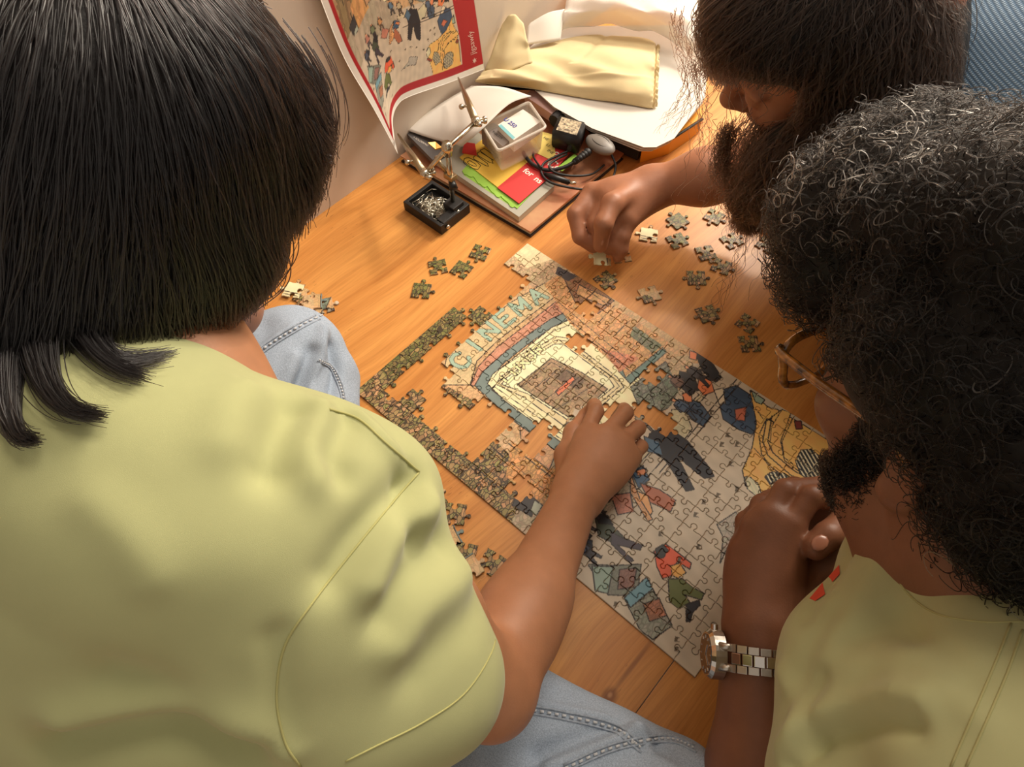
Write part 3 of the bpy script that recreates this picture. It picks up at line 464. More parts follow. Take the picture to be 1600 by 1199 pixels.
INK = np.array(lin((48, 38, 34)))
def seg_dist(P, a, b):
    a = np.array(a); b = np.array(b); d = b - a
    t = np.clip(((P - a) @ d) / (d @ d + 1e-12), 0, 1)
    return np.linalg.norm(P - a - t[:, None] * d, axis=1)
LETTERS = {'C': [((1, .8), (.7, 1)), ((.7, 1), (.3, 1)), ((.3, 1), (0, .75)), ((0, .75), (0, .25)), ((0, .25), (.3, 0)), ((.3, 0), (.7, 0)), ((.7, 0), (1, .2))], 'I': [((.5, 0), (.5, 1))], 'N': [((0, 0), (0, 1)), ((0, 1), (1, 0)), ((1, 0), (1, 1))],
           'E': [((0, 0), (0, 1)), ((0, 1), (1, 1)), ((0, .5), (.8, .5)), ((0, 0), (1, 0))], 'M': [((0, 0), (0, 1)), ((0, 1), (.5, .3)), ((.5, .3), (1, 1)), ((1, 1), (1, 0))], 'A': [((0, 0), (.5, 1)), ((.5, 1), (1, 0)), ((.2, .38), (.8, .38))],
           'L': [((0, 1), (0, 0)), ((0, 0), (1, 0))], 'U': [((0, 1), (0, .2)), ((0, .2), (.3, 0)), ((.3, 0), (.7, 0)), ((.7, 0), (1, .2)), ((1, .2), (1, 1))],
           'X': [((0, 0), (1, 1)), ((0, 1), (1, 0))], 'O': [((0, .2), (0, .8)), ((0, .8), (.25, 1)), ((.25, 1), (.75, 1)), ((.75, 1), (1, .8)), ((1, .8), (1, .2)), ((1, .2), (.75, 0)), ((.75, 0), (.25, 0)), ((.25, 0), (0, .2))],
           'R': [((0, 0), (0, 1)), ((0, 1), (.8, 1)), ((.8, 1), (1, .75)), ((1, .75), (.8, .5)), ((.8, .5), (0, .5)), ((.4, .5), (1, 0))]}
def art(P):
    """P (n,2) in piece cells -> rgba (n,4), alpha = pen hatching"""
    P = np.asarray(P, float); n = len(P)
    C = np.tile(np.array(lin((206, 176, 138)) + (0.2,)), (n, 1))
    for col, ink, line, poly in ART:
        Q = np.array(poly, float)
        lo = Q.min(0) - .1; hi = Q.max(0) + .1
        m = np.where((P[:, 0] > lo[0]) & (P[:, 0] < hi[0]) & (P[:, 1] > lo[1]) & (P[:, 1] < hi[1]))[0]
        if len(m) == 0: continue
        X = P[m]; ins = np.zeros(len(m), bool); dm = np.full(len(m), 9.0)
        for i in range(len(Q)):
            a = Q[i]; b = Q[(i + 1) % len(Q)]
            cr = ((a[1] > X[:, 1]) != (b[1] > X[:, 1])) & (X[:, 0] < (b[0] - a[0]) * (X[:, 1] - a[1]) / (b[1] - a[1] + 1e-12) + a[0])
            ins ^= cr
            if line: dm = np.minimum(dm, seg_dist(X, a, b))
        C[m[ins], :3] = lin(col); C[m[ins], 3] = ink
        if line == 2:
            st = ins & (np.sin((X[:, 0] * .55 + X[:, 1] * .9) * 34) > .35)
            C[m[st], :3] = lin((226, 214, 180))
        if line:
            e = dm < .026
            C[m[e], :3] = INK; C[m[e], 3] = 0
    for w_, pl in LINES:
        for u0, u1 in zip(pl[:-1], pl[1:]):
            lo = np.minimum(u0, u1); hi = np.maximum(u0, u1)
            m = np.where((P[:, 0] > lo[0] - .1) & (P[:, 0] < hi[0] + .1) & (P[:, 1] > lo[1] - .1) & (P[:, 1] < hi[1] + .1))[0]
            if len(m):
                e = seg_dist(P[m], u0, u1) < w_; C[m[e], :3] = INK; C[m[e], 3] = 0
    # fat mint letters along the outer band
    bp = np.array(catmull([(2.95, 4.25)] + BAND[1:], 6)); bl = np.r_[0, np.cumsum(np.linalg.norm(np.diff(bp, axis=0), axis=1))]
    mint = np.array(lin((158, 182, 162)))
    for k, ch in enumerate('CINEMA'):
        s0 = bl[-1] * (k + .5) / 6; ctr = np.array([np.interp(s0, bl, bp[:, 0]), np.interp(s0, bl, bp[:, 1])])
        s1 = np.array([np.interp(s0 + .2, bl, bp[:, 0]), np.interp(s0 + .2, bl, bp[:, 1])]); ex = (s1 - ctr) / (np.linalg.norm(s1 - ctr) + 1e-9)
        ey = np.array([-ex[1], ex[0]]); ey = -ey if ey[0] > 0 else ey
        m = np.where(((P - ctr) ** 2).sum(1) < 1.2)[0]
        if len(m) == 0: continue
        dd = np.full(len(m), 9.)
        for (u0, v0), (u1, v1) in LETTERS[ch]:
            f_ = lambda u, v: ctr + ex * (u - .5) * .70 + ey * (v - .5) * .92
            dd = np.minimum(dd, seg_dist(P[m], f_(u0, v0), f_(u1, v1)))
        C[m[dd < .125], :3] = INK; C[m[dd < .125], 3] = 0; C[m[dd < .096], :3] = mint
    # lettering on the cream band of the cinema front
    b0 = 5.35
    for k, ch in enumerate('LUXOR'):
        for (u0, v0), (u1, v1) in LETTERS[ch]:
            bb = b0 + k * .58
            a_of = lambda u, v: (5.36 - v * .46 + .015 * k, bb + u * .4)
            dd = seg_dist(P, a_of(u0, v0), a_of(u1, v1)); C[dd < .095, :3] = np.where((dd[dd < .095] > .062)[:, None], INK, np.array(lin((240, 226, 172)))); C[dd < .095, 3] = 0
    # soft tone variation of the print
    w = 1 + .05 * np.sin(P[:, 0] * 5.1 + 1.3 * np.sin(P[:, 1] * 3.3)) + .04 * np.sin(P[:, 1] * 9.7 + P[:, 0] * 2)
    C[:, :3] = np.minimum(C[:, :3] * w[:, None] * 1.1, .9)
    return C

EMPTY = {(0, 7), (0, 8), (0, 9), (0, 10)} | {(1, j) for j in (1, 2, 3, 4, 5, 6, 8, 9, 10)} | {(2, 2), (2, 3), (3, 1), (3, 2), (4, 1), (4, 2), (5, 1), (5, 2), (5, 3), (6, 1), (6, 2), (6, 3),
         (8, 3), (8, 4), (9, 1), (5, 11), (6, 9), (10, 10), (11, 8), (10, 7), (12, 8)}
# knob directions and their jitter on every inner joint
VS = rng.choice([-1, 1], (NA + 1, NB)); HS = rng.choice([-1, 1], (NA, NB + 1))
VJ = rng.uniform(-.05, .05, (NA + 1, NB, 3)); HJ = rng.uniform(-.05, .05, (NA, NB + 1, 3))
def knob(sign, jit):
    """unit edge from (0,0) to (1,0) with a knob"""
    c = .5 + jit[0]; r = .125 + .02 * jit[1] / .05; h = .17 + .3 * jit[2]
    pts = [(0, 0), (.14, .018), (.28, .01 - .02), (c - .085, .0)]
    a0, a1 = math.radians(235), math.radians(-55)
    for k in range(9):
        t = a0 + (a1 - a0) * k / 8
        pts.append((c + r * math.cos(t), h + r * .92 * math.sin(t)))
    pts += [(c + .085, .0), (.72, -.01), (.86, .018)]
    return [(x, y * sign) for x, y in pts]
def outline(i, j):
    """closed ccw outline of cell (i,j) in cell units"""
    out = []
    # bottom b=j : a from i to i+1
    def edge(p0, p1, flat, sign, jit, rev):
        p0 = np.array(p0, float); p1 = np.array(p1, float); d = p1 - p0; nn = np.array([-d[1], d[0]])
        if flat: return [p0 + d * t for t in (0, .25, .5, .75)]
        return [p0 + d * x + nn * y for x, y in knob(sign, jit)]
    def canon(q0, q1, flat, sign, jit, rev):
        pts = edge(q0, q1, flat, sign, jit, False) + [np.array(q1, float)]
        if rev: pts = pts[::-1]
        return pts[:-1]
    out += canon((i, j), (i + 1, j), j == 0, HS[i, j], HJ[i, j], False)
    out += canon((i + 1, j), (i + 1, j + 1), i + 1 == NA, VS[i + 1, j], VJ[i + 1, j], False)
    out += canon((i, j + 1), (i + 1, j + 1), j + 1 == NB, HS[i, j + 1], HJ[i, j + 1], True)
    out += canon((i, j), (i, j + 1), i == 0, VS[i, j], VJ[i, j], True)
    return np.array(out)
def inset(Q, d):
    a = np.roll(Q, 1, 0); b = np.roll(Q, -1, 0)
    t = b - a; t /= np.linalg.norm(t, axis=1)[:, None] + 1e-12
    return Q + np.stack([-t[:, 1], t[:, 0]], 1) * d
M_PRINT = print_mat('printed_card')
CARD = np.array(lin((150, 132, 112)) + (0,))
GSTEP = .030
def piece_mesh(name, i, j, origin=None):
    """die-cut card piece: printed top with a rounded rim, card sides"""
    Q = outline(i, j)
    rim = inset(Q, .034); side = inset(Q, .009)
    lo = rim.min(0); hi = rim.max(0)
    gx, gy = np.meshgrid(np.arange(lo[0], hi[0], GSTEP), np.arange(lo[1], hi[1], GSTEP), indexing='ij')
    G = np.stack([gx.ravel(), gy.ravel()], 1)
    ins = np.zeros(len(G), bool); dm = np.full(len(G), 9.)
    for k in range(len(rim)):
        a = rim[k]; b = rim[(k + 1) % len(rim)]
        ins ^= ((a[1] > G[:, 1]) != (b[1] > G[:, 1])) & (G[:, 0] < (b[0] - a[0]) * (G[:, 1] - a[1]) / (b[1] - a[1] + 1e-12) + a[0])
        dm = np.minimum(dm, seg_dist(G, a, b))
    G = G[ins & (dm > .016)]
    n = len(rim)
    vv = [Vector(p) for p in rim] + [Vector(p) for p in G]
    r = delaunay_2d_cdt(vv, [], [list(range(n))], 1, 1e-7)
    top = np.array([tuple(p) for p in r[0]]); tf = [tuple(f) for f in r[2]]
    nt = len(top)
    Z = np.full(nt, THK)
    V = np.concatenate([np.c_[top, Z / CELL], np.c_[side, np.full(n, (THK - .0005) / CELL)], np.c_[side, np.zeros(n)], np.c_[side, np.zeros(n)]])
    # rim vertex indices in the triangulated top
    idx = [int(np.argmin(((top - p) ** 2).sum(1))) for p in rim]
    F = tf + [(idx[k], nt + k, nt + (k + 1) % n, idx[(k + 1) % n]) for k in range(n)] \
        + [(nt + k, nt + n + k, nt + n + (k + 1) % n, nt + (k + 1) % n) for k in range(n)] + [tuple(nt + 2 * n + k for k in range(n - 1, -1, -1))]
    CC = np.concatenate([art(top), art(side) * np.array([.8, .8, .8, 1]), np.tile(CARD, (2 * n, 1))])
    V = V * CELL
    if origin is None: o3 = np.zeros(3)
    else: o3 = np.array([(i + .5) * CELL, (j + .5) * CELL, 0])
    V = V - o3
    me = bpy.data.meshes.new(name)
    me.from_pydata(V.tolist(), [], F)
    at = me.color_attributes.new('print', 'FLOAT_COLOR', 'POINT'); at.data.foreach_set('color', CC.astype(np.float32).ravel())
    me.materials.append(M_PRINT); me.update()
    return me
puzzle = empty('jigsaw_puzzle')
tag(puzzle, 'large partly finished jigsaw puzzle of a street scene lying on the wood', 'jigsaw puzzle')
for i in range(NA):
    for j in range(NB):
        if (i, j) in EMPTY: continue
        o = bpy.data.objects.new('puzzle_piece', piece_mesh('puzzle_piece', i, j)); COL.objects.link(o); o.parent = puzzle
        o.location = (0, 0, 0.0002 + rng.uniform(0, .00025))
# loose pieces: (px, py, turn, home cell, label, z)
LOOSE = [
 (750, 394, 20, (1, 5), 'olive jigsaw piece nearest the book stack in the row above the puzzle', 0),
 (684, 417, -35, (1, 4), 'olive loose piece leftmost in the row below the wire tray', 0),
 (721, 421, 10, (0, 7), 'olive loose piece between two others in the row below the wire tray', 0),
 (658, 454, 35, (0, 8), 'single green-olive loose piece lying alone left of the row by the tray', 0),
 (1014, 367, 30, (6, 9), 'pale cream loose piece just right of the reaching hand', 0),
 (1059, 345, -15, (1, 2), 'dark olive loose piece right of the pale cream one, upper of two', 0),
 (1058, 376, -25, (1, 3), 'dark olive loose piece right of the pale cream one, lower of two', 0),
 (1116, 338, 5, (1, 1), 'loose piece half under the long frizzy hair', 0),
 (1143, 376, 70, (3, 1), 'brown loose piece below the tips of the long frizzy hair', 0),
 (1103, 395, 55, (3, 2), 'brown and olive loose piece, upper one of a touching pair', 0),
 (1127, 416, 15, (4, 1), 'brown and olive loose piece, lower one of a touching pair', 0),
 (1088, 434, 40, (4, 2), 'green-olive loose piece left of and below the touching pair', 0),
 (1198, 382, 0, (2, 2), 'brown loose piece beside the grey curly hair', 0),
 (1015, 460, 60, (5, 3), 'tan lined loose piece nearest the upper long edge of the puzzle', 0),
 (1105, 490, -30, (5, 1), 'brown and olive loose piece midway between puzzle edge and touching pair', 0),
 (1168, 505, 0, (5, 2), 'brown loose piece above another one by the eyeglasses', 0),
 (1171, 537, 45, (6, 1), 'green and brown loose piece nearest the eyeglasses', 0),
 (971, 399, 50, (1, 10), 'dark olive loose piece right behind the pinching fingers', 0),
 (946, 437, -10, (2, 2), 'loose piece between the reaching hand and the puzzle edge', 0),
 (676, 782, 80, (6, 2), 'loose piece nearest the shoulder of the light green shirt', 0),
 (710, 803, 35, (6, 1), 'brown loose piece by the long edge of the puzzle, beside the sleeve', 0),
 (700, 842, -20, (6, 3), 'brown loose piece half hidden by the light green sleeve', 0),
 (726, 866, 30, (3, 2), 'loose piece in the trio beside the sleeve, upper one', 0),
 (733, 889, 75, (6, 3), 'loose piece in the trio beside the sleeve, overlapping the upper one', .0024),
 (768, 880, 10, (4, 1), 'loose piece in the trio beside the sleeve, nearest the arm', .0),
 (459, 455, 30, (6, 9), 'cream loose piece at the left end of the pile by the knee', 0.0024),
 (476, 464, 10, (5, 3), 'tan loose piece in the middle of the pile by the knee', 0.0),
 (489, 473, -40, (6, 3), 'loose piece lying on top in the pile by the knee', 0.0024),
 (506, 478, 60, (11, 8), 'loose piece at the right end of the pile by the knee', 0.0),
]
for (px, py, rot, (i, j), lab, z) in LOOSE:
    o = bpy.data.objects.new('loose_puzzle_piece', piece_mesh('loose_puzzle_piece', i, j, True)); COL.objects.link(o)
    p = U(px, py, .002); o.location = (p[0], p[1], .0002 + z); o.rotation_euler = (0, 0, math.radians(rot))
    tag(o, lab, 'puzzle piece', 'loose jigsaw pieces on the wood')

# ================================================================== soft-body modelling: blended round cones and ellipsoids -> one continuous surface
def cap(a, b, ra, rb, k=.012, sub=False): return ('c', np.array(a, np.float32), np.array(b, np.float32), float(ra), float(rb), float(k), sub)
def ell(c, r, ax=None, k=.012, sub=False): return ('e', np.array(c, np.float32), np.array(r, np.float32), np.eye(3, dtype=np.float32) if ax is None else np.array(ax, np.float32), float(k), sub)
def cut(p, n, k=.001): return ('p', np.array(p, np.float32), np.array(N(n), np.float32), float(k), 'cut')      # keeps the side against n
def chain(pts, rads, k=.012): return [cap(pts[i], pts[i + 1], rads[i], rads[i + 1], k) for i in range(len(pts) - 1)]
def prim_d(pr, P):
    if pr[0] == 'c':
        a, b, ra, rb = pr[1:5]; d = b - a
        t = np.clip(((P - a) @ d) / (float(d @ d) + 1e-12), 0, 1)
        return np.linalg.norm(P - a - t[..., None] * d, axis=-1) - (ra + (rb - ra) * t)
    if pr[0] == 'e':
        q = (P - pr[1]) @ pr[3].T
        k0 = np.linalg.norm(q / pr[2], axis=-1); k1 = np.linalg.norm(q / pr[2] ** 2, axis=-1) + 1e-9
        return k0 * (k0 - 1.0) / k1
    return (P - pr[1]) @ pr[2]
def smin(a, b, k):
    h = np.maximum(k - np.abs(a - b), 0) / k
    return np.minimum(a, b) - h * h * k * .25
def sdf(prims, P):
    d = np.full(P.shape[:-1], 9.0, np.float32)
    for pr in prims:
        x = prim_d(pr, P); k = pr[-2]
        if pr[-1] == 'cut': d = np.maximum(d, x)
        elif pr[-1]: d = -smin(-d, x, k)
        else: d = smin(d, x, k)
    return d
def sdf_n(prims, P, e=.0015):
    g = np.stack([sdf(prims, P + np.array(o, np.float32)) - sdf(prims, P - np.array(o, np.float32)) for o in ((e, 0, 0), (0, e, 0), (0, 0, e))], -1)
    return g / (np.linalg.norm(g, axis=-1, keepdims=True) + 1e-9)
def surface(prims, h):
    """sparse surface nets of the blended field"""
    lo = np.full(3, 9.); hi = np.full(3, -9.)
    for pr in prims:
        if pr[-1]: continue
        if pr[0] == 'c':
            for q, r in ((pr[1], pr[3]), (pr[2], pr[4])): lo = np.minimum(lo, q - r); hi = np.maximum(hi, q + r)
        else:
            r = float(pr[2].max()); lo = np.minimum(lo, pr[1] - r); hi = np.maximum(hi, pr[1] + r)
    lo -= 4 * h; hi += 4 * h
    B = 8; bs = B * h
    nb = np.ceil((hi - lo) / bs).astype(int)
    I = np.stack(np.meshgrid(*[np.arange(x) for x in nb], indexing='ij'), -1).reshape(-1, 3)
    Cn = (lo + (I + .5) * bs).astype(np.float32)
    rad = bs * .87
    d0 = sdf(prims, Cn)
    act = np.abs(d0) < rad * 1.7 + .012
    I = I[act]; Cn = Cn[act]
    g = np.arange(B + 1)
    off = np.stack(np.meshgrid(g, g, g, indexing='ij'), -1).reshape(-1, 3)
    P = (lo + (I[:, None, :] * B + off[None]) * h).astype(np.float32)
    V = np.full(P.shape[:2], 9.0, np.float32)
    for pr in prims:
        x0 = prim_d(pr, Cn); kk = pr[-2]
        sel = np.where(x0 < rad * 1.8 + 2.6 * kk + .03)[0] if pr[-1] != 'cut' else np.arange(len(I))
        if len(sel) == 0: continue
        x = prim_d(pr, P[sel])
        if pr[-1] == 'cut': V[sel] = np.maximum(V[sel], x)
        elif pr[-1]: V[sel] = -smin(-V[sel], x, kk)
        else: V[sel] = smin(V[sel], x, kk)
    V = V.reshape(-1, B + 1, B + 1, B + 1)
    # cells
    corners = [(a, b, c) for a in (0, 1) for b in (0, 1) for c in (0, 1)]
    cv = {c: V[:, c[0]:c[0] + B, c[1]:c[1] + B, c[2]:c[2] + B] for c in corners}
    neg = sum((cv[c] < 0).astype(np.int8) for c in corners)
    on = (neg > 0) & (neg < 8)
    bi, ci, cj, ck = np.where(on)
    acc = np.zeros((len(bi), 3)); cnt = np.zeros(len(bi))
    cvv = {c: cv[c][on] for c in corners}
    for c in corners:
        for ax in range(3):
            if c[ax]: continue
            c2 = list(c); c2[ax] = 1; c2 = tuple(c2)
            a = cvv[c]; b = cvv[c2]; x = (a < 0) != (b < 0)
            t = a[x] / (a[x] - b[x]); q = np.tile(np.array(c, float), (x.sum(), 1)); q[:, ax] = t
            acc[x] += q; cnt[x] += 1
    gi = np.stack([I[bi, 0] * B + ci, I[bi, 1] * B + cj, I[bi, 2] * B + ck], 1).astype(np.int64)
    verts = lo + (gi + acc / cnt[:, None]) * h
    big = (nb * B + 2).astype(np.int64)
    key = lambda q: (q[:, 0] * big[1] + q[:, 1]) * big[2] + q[:, 2]
    K = key(gi); order = np.argsort(K); Ks = K[order]
    def find(q):
        k = key(q); p = np.searchsorted(Ks, k); p = np.minimum(p, len(Ks) - 1)
        return np.where(Ks[p] == k, order[p], -1)
    faces = []
    v0 = cvv[(0, 0, 0)]
    for ax in range(3):
        c2 = [0, 0, 0]; c2[ax] = 1; v1 = cvv[tuple(c2)]
        x = (v0 < 0) != (v1 < 0)
        q = gi[x]; u, w = [(1, 2), (2, 0), (0, 1)][ax]
        e1 = np.zeros(3, np.int64); e1[u] = 1; e2 = np.zeros(3, np.int64); e2[w] = 1
        f = np.stack([find(q), find(q - e1), find(q - e1 - e2), find(q - e2)], 1)
        inv = (v0[x] < 0)
        f[~inv] = f[~inv][:, ::-1]
        faces.append(f[(f >= 0).all(1)])
    F = np.concatenate(faces)
    return verts, F
def vnormals(V, F):
    a = V[F[:, 2]] - V[F[:, 0]]; b = V[F[:, 3]] - V[F[:, 1]]
    fn = np.cross(a, b); n = np.zeros_like(V)
    for k in range(4): np.add.at(n, F[:, k], fn)
    return n / (np.linalg.norm(n, axis=1, keepdims=True) + 1e-12)
def relax(V, F, it=1, w=.5):
    for _ in range(it):
        s = np.zeros_like(V); c = np.zeros(len(V))
        for k in range(4):
            for m in (1, 3):
                np.add.at(s, F[:, k], V[F[:, (k + m) % 4]]); np.add.at(c, F[:, k], 1)
        V = V * (1 - w) + w * s / np.maximum(c, 1)[:, None]
    return V
def soft_obj(name, prims, h, m, parent=None, smooth_it=1, folds=(), noise=0.0, nfreq=40.0, flow=None):
    """folds: list of (points, amplitude, width) ridges pressed into the cloth"""
    V, F = surface(prims, h)
    V = relax(V, F, smooth_it)
    nm = vnormals(V, F)
    dsp = np.zeros(len(V))
    if len(folds):
        bv = BVHTree.FromPolygons([Vector(v) for v in V], F.tolist())
        folds = [(onto(bv, p), a, w) for p, a, w in folds]
    for pts, amp, wid in folds:
        if len(pts) < 2: continue
        pts = catmull(pts, 4) if len(pts) > 2 else [np.array(p, float) for p in pts]
        dm = np.full(len(V), 9.0)
        for a, b in zip(pts[:-1], pts[1:]):
            ab = b - a; t = np.clip(((V - a) @ ab) / (ab @ ab + 1e-12), 0, 1)
            dm = np.minimum(dm, np.linalg.norm(V - a - t[:, None] * ab, axis=1))
        dsp += amp * np.exp(-(dm / wid) ** 2)
    if noise > 0:
        q = V * nfreq
        dsp += noise * (np.sin(q[:, 0] + 1.7 * np.sin(q[:, 1] * .8 + q[:, 2])) * np.sin(q[:, 1] * .9 + 1.2 * np.sin(q[:, 2] * 1.1)) + .5 * np.sin(q[:, 2] * 2.1 + q[:, 0] * 1.3))
    V = V + nm * dsp[:, None]
    if len(folds): V = relax(V, F, 1, .4)
    return mesh_obj(name, V, F, m, parent, True)
def bvh_of(o):
    me = o.data; n = len(me.vertices); co = np.empty(n * 3); me.vertices.foreach_get('co', co); co = co.reshape(-1, 3) + np.array(o.matrix_world.translation)
    return BVHTree.FromPolygons([Vector(v) for v in co], [tuple(p.vertices) for p in me.polygons])
def onto(bvh, pix, lift=0.0):
    """where lines of sight meet a surface: used to lay seams on cloth"""
    out = []
    for px, py in pix:
        d = N(_ray(px, py)); h = bvh.ray_cast(Vector(CAM_C), Vector(d))
        if h[0] is not None: out.append(np.array(h[0]) + np.array(h[1]) * lift)
    return out
def seam(name, bvh, pix, m, parent, r=.0012, sub=6):
    pts = onto(bvh, [tuple(p) for p in catmull([(a, b) for a, b in pix], sub)], r * .2)
    if len(pts) > 2: return MB().tube(pts, r, 6).build(name, m, parent, True)

# ------------------------------------------------------------------ hair
def hair_mat(name, col, rough=.32, ior=1.5):
    m = bpy.data.materials.new(name); m.use_nodes = True; nt = m.node_tree
    for n in list(nt.nodes): nt.nodes.remove(n)
    out = nt.nodes.new('ShaderNodeOutputMaterial'); b = nt.nodes.new('ShaderNodeBsdfHairPrincipled')
    b.parametrization = 'COLOR'
    b.inputs['Color'].default_value = lin(col) + (1,); b.inputs['Roughness'].default_value = rough; b.inputs['Radial Roughness'].default_value = .45
    b.inputs['Random Roughness'].default_value = .2; b.inputs['IOR'].default_value = ior
    nt.links.new(b.outputs[0], out.inputs[0]); return m
def hair_obj(name, pts, radii, m, parent):
    """pts (n, s, 3), radii (n, s)"""
    n, s, _ = pts.shape
    cu = bpy.data.hair_curves.new(name); cu.add_curves([s] * n)
    cu.attributes['position'].data.foreach_set('vector', pts.astype(np.float32).ravel())
    at = cu.attributes.get('radius') or cu.attributes.new('radius', 'FLOAT', 'POINT')
    at.data.foreach_set('value', radii.astype(np.float32).ravel())
    cu.materials.append(m)
    o = bpy.data.objects.new(name, cu); COL.objects.link(o); par(o, parent); o['kind'] = 'stuff'
    return o
def sample_surface(V, F, n):
    a = V[F[:, 0]]; b = V[F[:, 1]]; c = V[F[:, 2]]; d = V[F[:, 3]]
    ar = np.linalg.norm(np.cross(c - a, d - b), axis=1); p = rng.choice(len(F), n, p=ar / ar.sum())
    u = rng.random((n, 1)); w = rng.random((n, 1))
    return (a[p] * (1 - u) + b[p] * u) * (1 - w) + (d[p] * (1 - u) + c[p] * u) * w
def comb(prims, roots, field, nseg, step, lift=(.001, .006), wob=0.0, stick=.9, clump=.5):
    """lay strands over the blended surface, following a direction field; stick=1 hugs it, 0 hangs free"""
    n = len(roots); P = roots.astype(np.float32).copy(); out = [P.copy()]
    li = rng.uniform(lift[0], lift[1], (n,)).astype(np.float32)
    nstep = step * rng.uniform(.75, 1.25, (n, 1)).astype(np.float32)
    ph = rng.uniform(0, 6.28, (n, 3)).astype(np.float32); fr = rng.uniform(.5, 1.1, (n, 1)).astype(np.float32)
    for s in range(nseg):
        nr = sdf_n(prims, P); d = sdf(prims, P)
        v = field(P, nr, s / nseg).astype(np.float32)
        near = np.clip(1 - d / .03, 0, 1)[:, None]
        v = v - nr * np.sum(v * nr, 1, keepdims=True) * (near * stick)
        v /= np.linalg.norm(v, axis=1, keepdims=True) + 1e-6
        if wob > 0: v = v + wob * (np.sin(ph + s * 1.9 * fr + P * 130) )
        P = P + v * nstep
        d = sdf(prims, P); nr = sdf_n(prims, P)
        tgt = li * min(1, .3 + s / nseg)
        corr = np.where(d < tgt, tgt - d, np.where(d < .03, (tgt - d) * stick * .5, 0))
        P = P + nr * corr[:, None]
        out.append(P.copy())
    return np.stack(out, 1)
def head_prims(Cc, f, u, s=1.0, nose=1.0, chin=0.0):
    """skin surface of a head; f forward, u up"""
    f = N(f); u = N(np.array(u) - f * (np.array(u) @ f)); l = np.cross(u, f)
    A = np.stack([f, l, u])
    q = lambda a, b, c: np.array(Cc) + (f * a + l * b + u * c) * s
    P = [ell(q(-.012, 0, .030), np.array((.096, .075, .092)) * s, A), ell(q(.040, 0, -.030), np.array((.058, .060, .082)) * s, A, .03),
         ell(q(.060 - chin, 0, -.088 + chin * .4), np.array((.036, .036, .026)) * s, A, .03), ell(q(.078 - chin, 0, -.104 + chin * .5), np.array((.016, .018, .014)) * s, A, .02)]
    for sg in (-1, 1):
        P.append(ell(q(.066, sg * .036, -.022), np.array((.026, .024, .020)) * s, A, .02))         # cheek
        P.append(cap(q(.030, sg * .050, -.068), q(.070 - chin, sg * .020, -.100 + chin * .4), .014 * s, .012 * s, .03))   # jaw line
        P.append(ell(q(.092, sg * .030, .004), np.array((.016, .017, .010)) * s, A, .008, True))    # eye socket
        P.append(ell(q(.082, sg * .031, .004), np.array((.013, .014, .013)) * s, A, .003))          # lidded eye
        P.append(cap(q(.093, sg * .012, .022), q(.080, sg * .046, .022), .006 * s, .005 * s, .010)) # brow
        P.append(ell(q(.100, sg * .012, -.038), np.array((.011, .008, .008)) * s, A, .006))         # nostril wing
        ea = N(f * .35 + l * sg * .94)
        EA = np.stack([np.cross(u, ea), ea, u])
        P.append(ell(q(-.012, sg * .080, -.006), np.array((.018, .007, .031)) * s, EA, .004)); P.append(ell(q(-.006, sg * .086, .0), np.array((.010, .006, .017)) * s, EA, .004, True))
        P.append(ell(q(-.004, sg * .080, -.030), np.array((.009, .006, .010)) * s, EA, .004))
    P += [cap(q(.094, 0, .012), q(.116 * nose, 0, -.030), .0075 * s, .0105 * s, .010), ell(q(.112 * nose, 0, -.034), np.array((.013, .012, .010)) * s, A, .006),
          ell(q(.094, 0, -.064), np.array((.013, .024, .0055)) * s, A, .006), ell(q(.092, 0, -.075), np.array((.013, .021, .0065)) * s, A, .006),
          cap(q(.106, -.018, -.0695), q(.106, .018, -.0695), .0016 * s, .0016 * s, .003, True)]
    return P, q, A

# ================================================================== people
M_SKIN_A = mat('warm_brown_skin', (168, 116, 84), rough=.5, sss=.12, noise=.06, nscale=60, bump=.12, bscale=600, spec=.4)
M_SKIN_B = mat('deep_brown_skin', (128, 82, 58), rough=.48, sss=.10, noise=.08, nscale=60, bump=.15, bscale=600, spec=.4)
M_SKIN_C = mat('mid_brown_skin', (162, 108, 80), rough=.48, sss=.12, noise=.06, nscale=60, bump=.12, bscale=600, spec=.4)
M_NAIL = mat('finger_nail', (168, 112, 88), rough=.3)
M_TEE_A = mat('lime_cotton', (170, 171, 122), rough=.9, noise=.04, nscale=25, bump=.10, bscale=2600, sheen=.15, spec=.2)
M_TEE_B = mat('pale_green_cotton', (176, 174, 128), rough=.9, noise=.04, nscale=25, bump=.10, bscale=2600, sheen=.15, spec=.2)
M_SEAM_A = mat('lime_seam_thread', (172, 168, 108), rough=.9)
M_DENIM = mat('light_denim', (158, 170, 186), rough=.92, noise=.22, nscale=900, bump=.5, bscale=1200, spec=.15, stretch=(1, 1, .35))
M_DENIM_SEAM = mat('denim_seam', (150, 160, 174), rough=.9, noise=.25, nscale=300, bump=.5, bscale=500)
M_THREAD = mat('pale_stitch_thread', (196, 198, 202), rough=.9)
M_HAIRCAP = mat('dark_hair_base', (20, 16, 15), rough=.55, spec=.3, bump=.6, bscale=260)
M_HAIR_A = hair_mat('black_hair', (16, 13, 13), .24, 1.55)
M_HAIR_B = hair_mat('black_curls', (12, 10, 9), .4, 1.3)
M_HAIR_G = hair_mat('grey_curls', (110, 102, 94), .35, 1.4)
M_HAIR_C = hair_mat('brown_black_hair', (36, 26, 21), .36, 1.4)

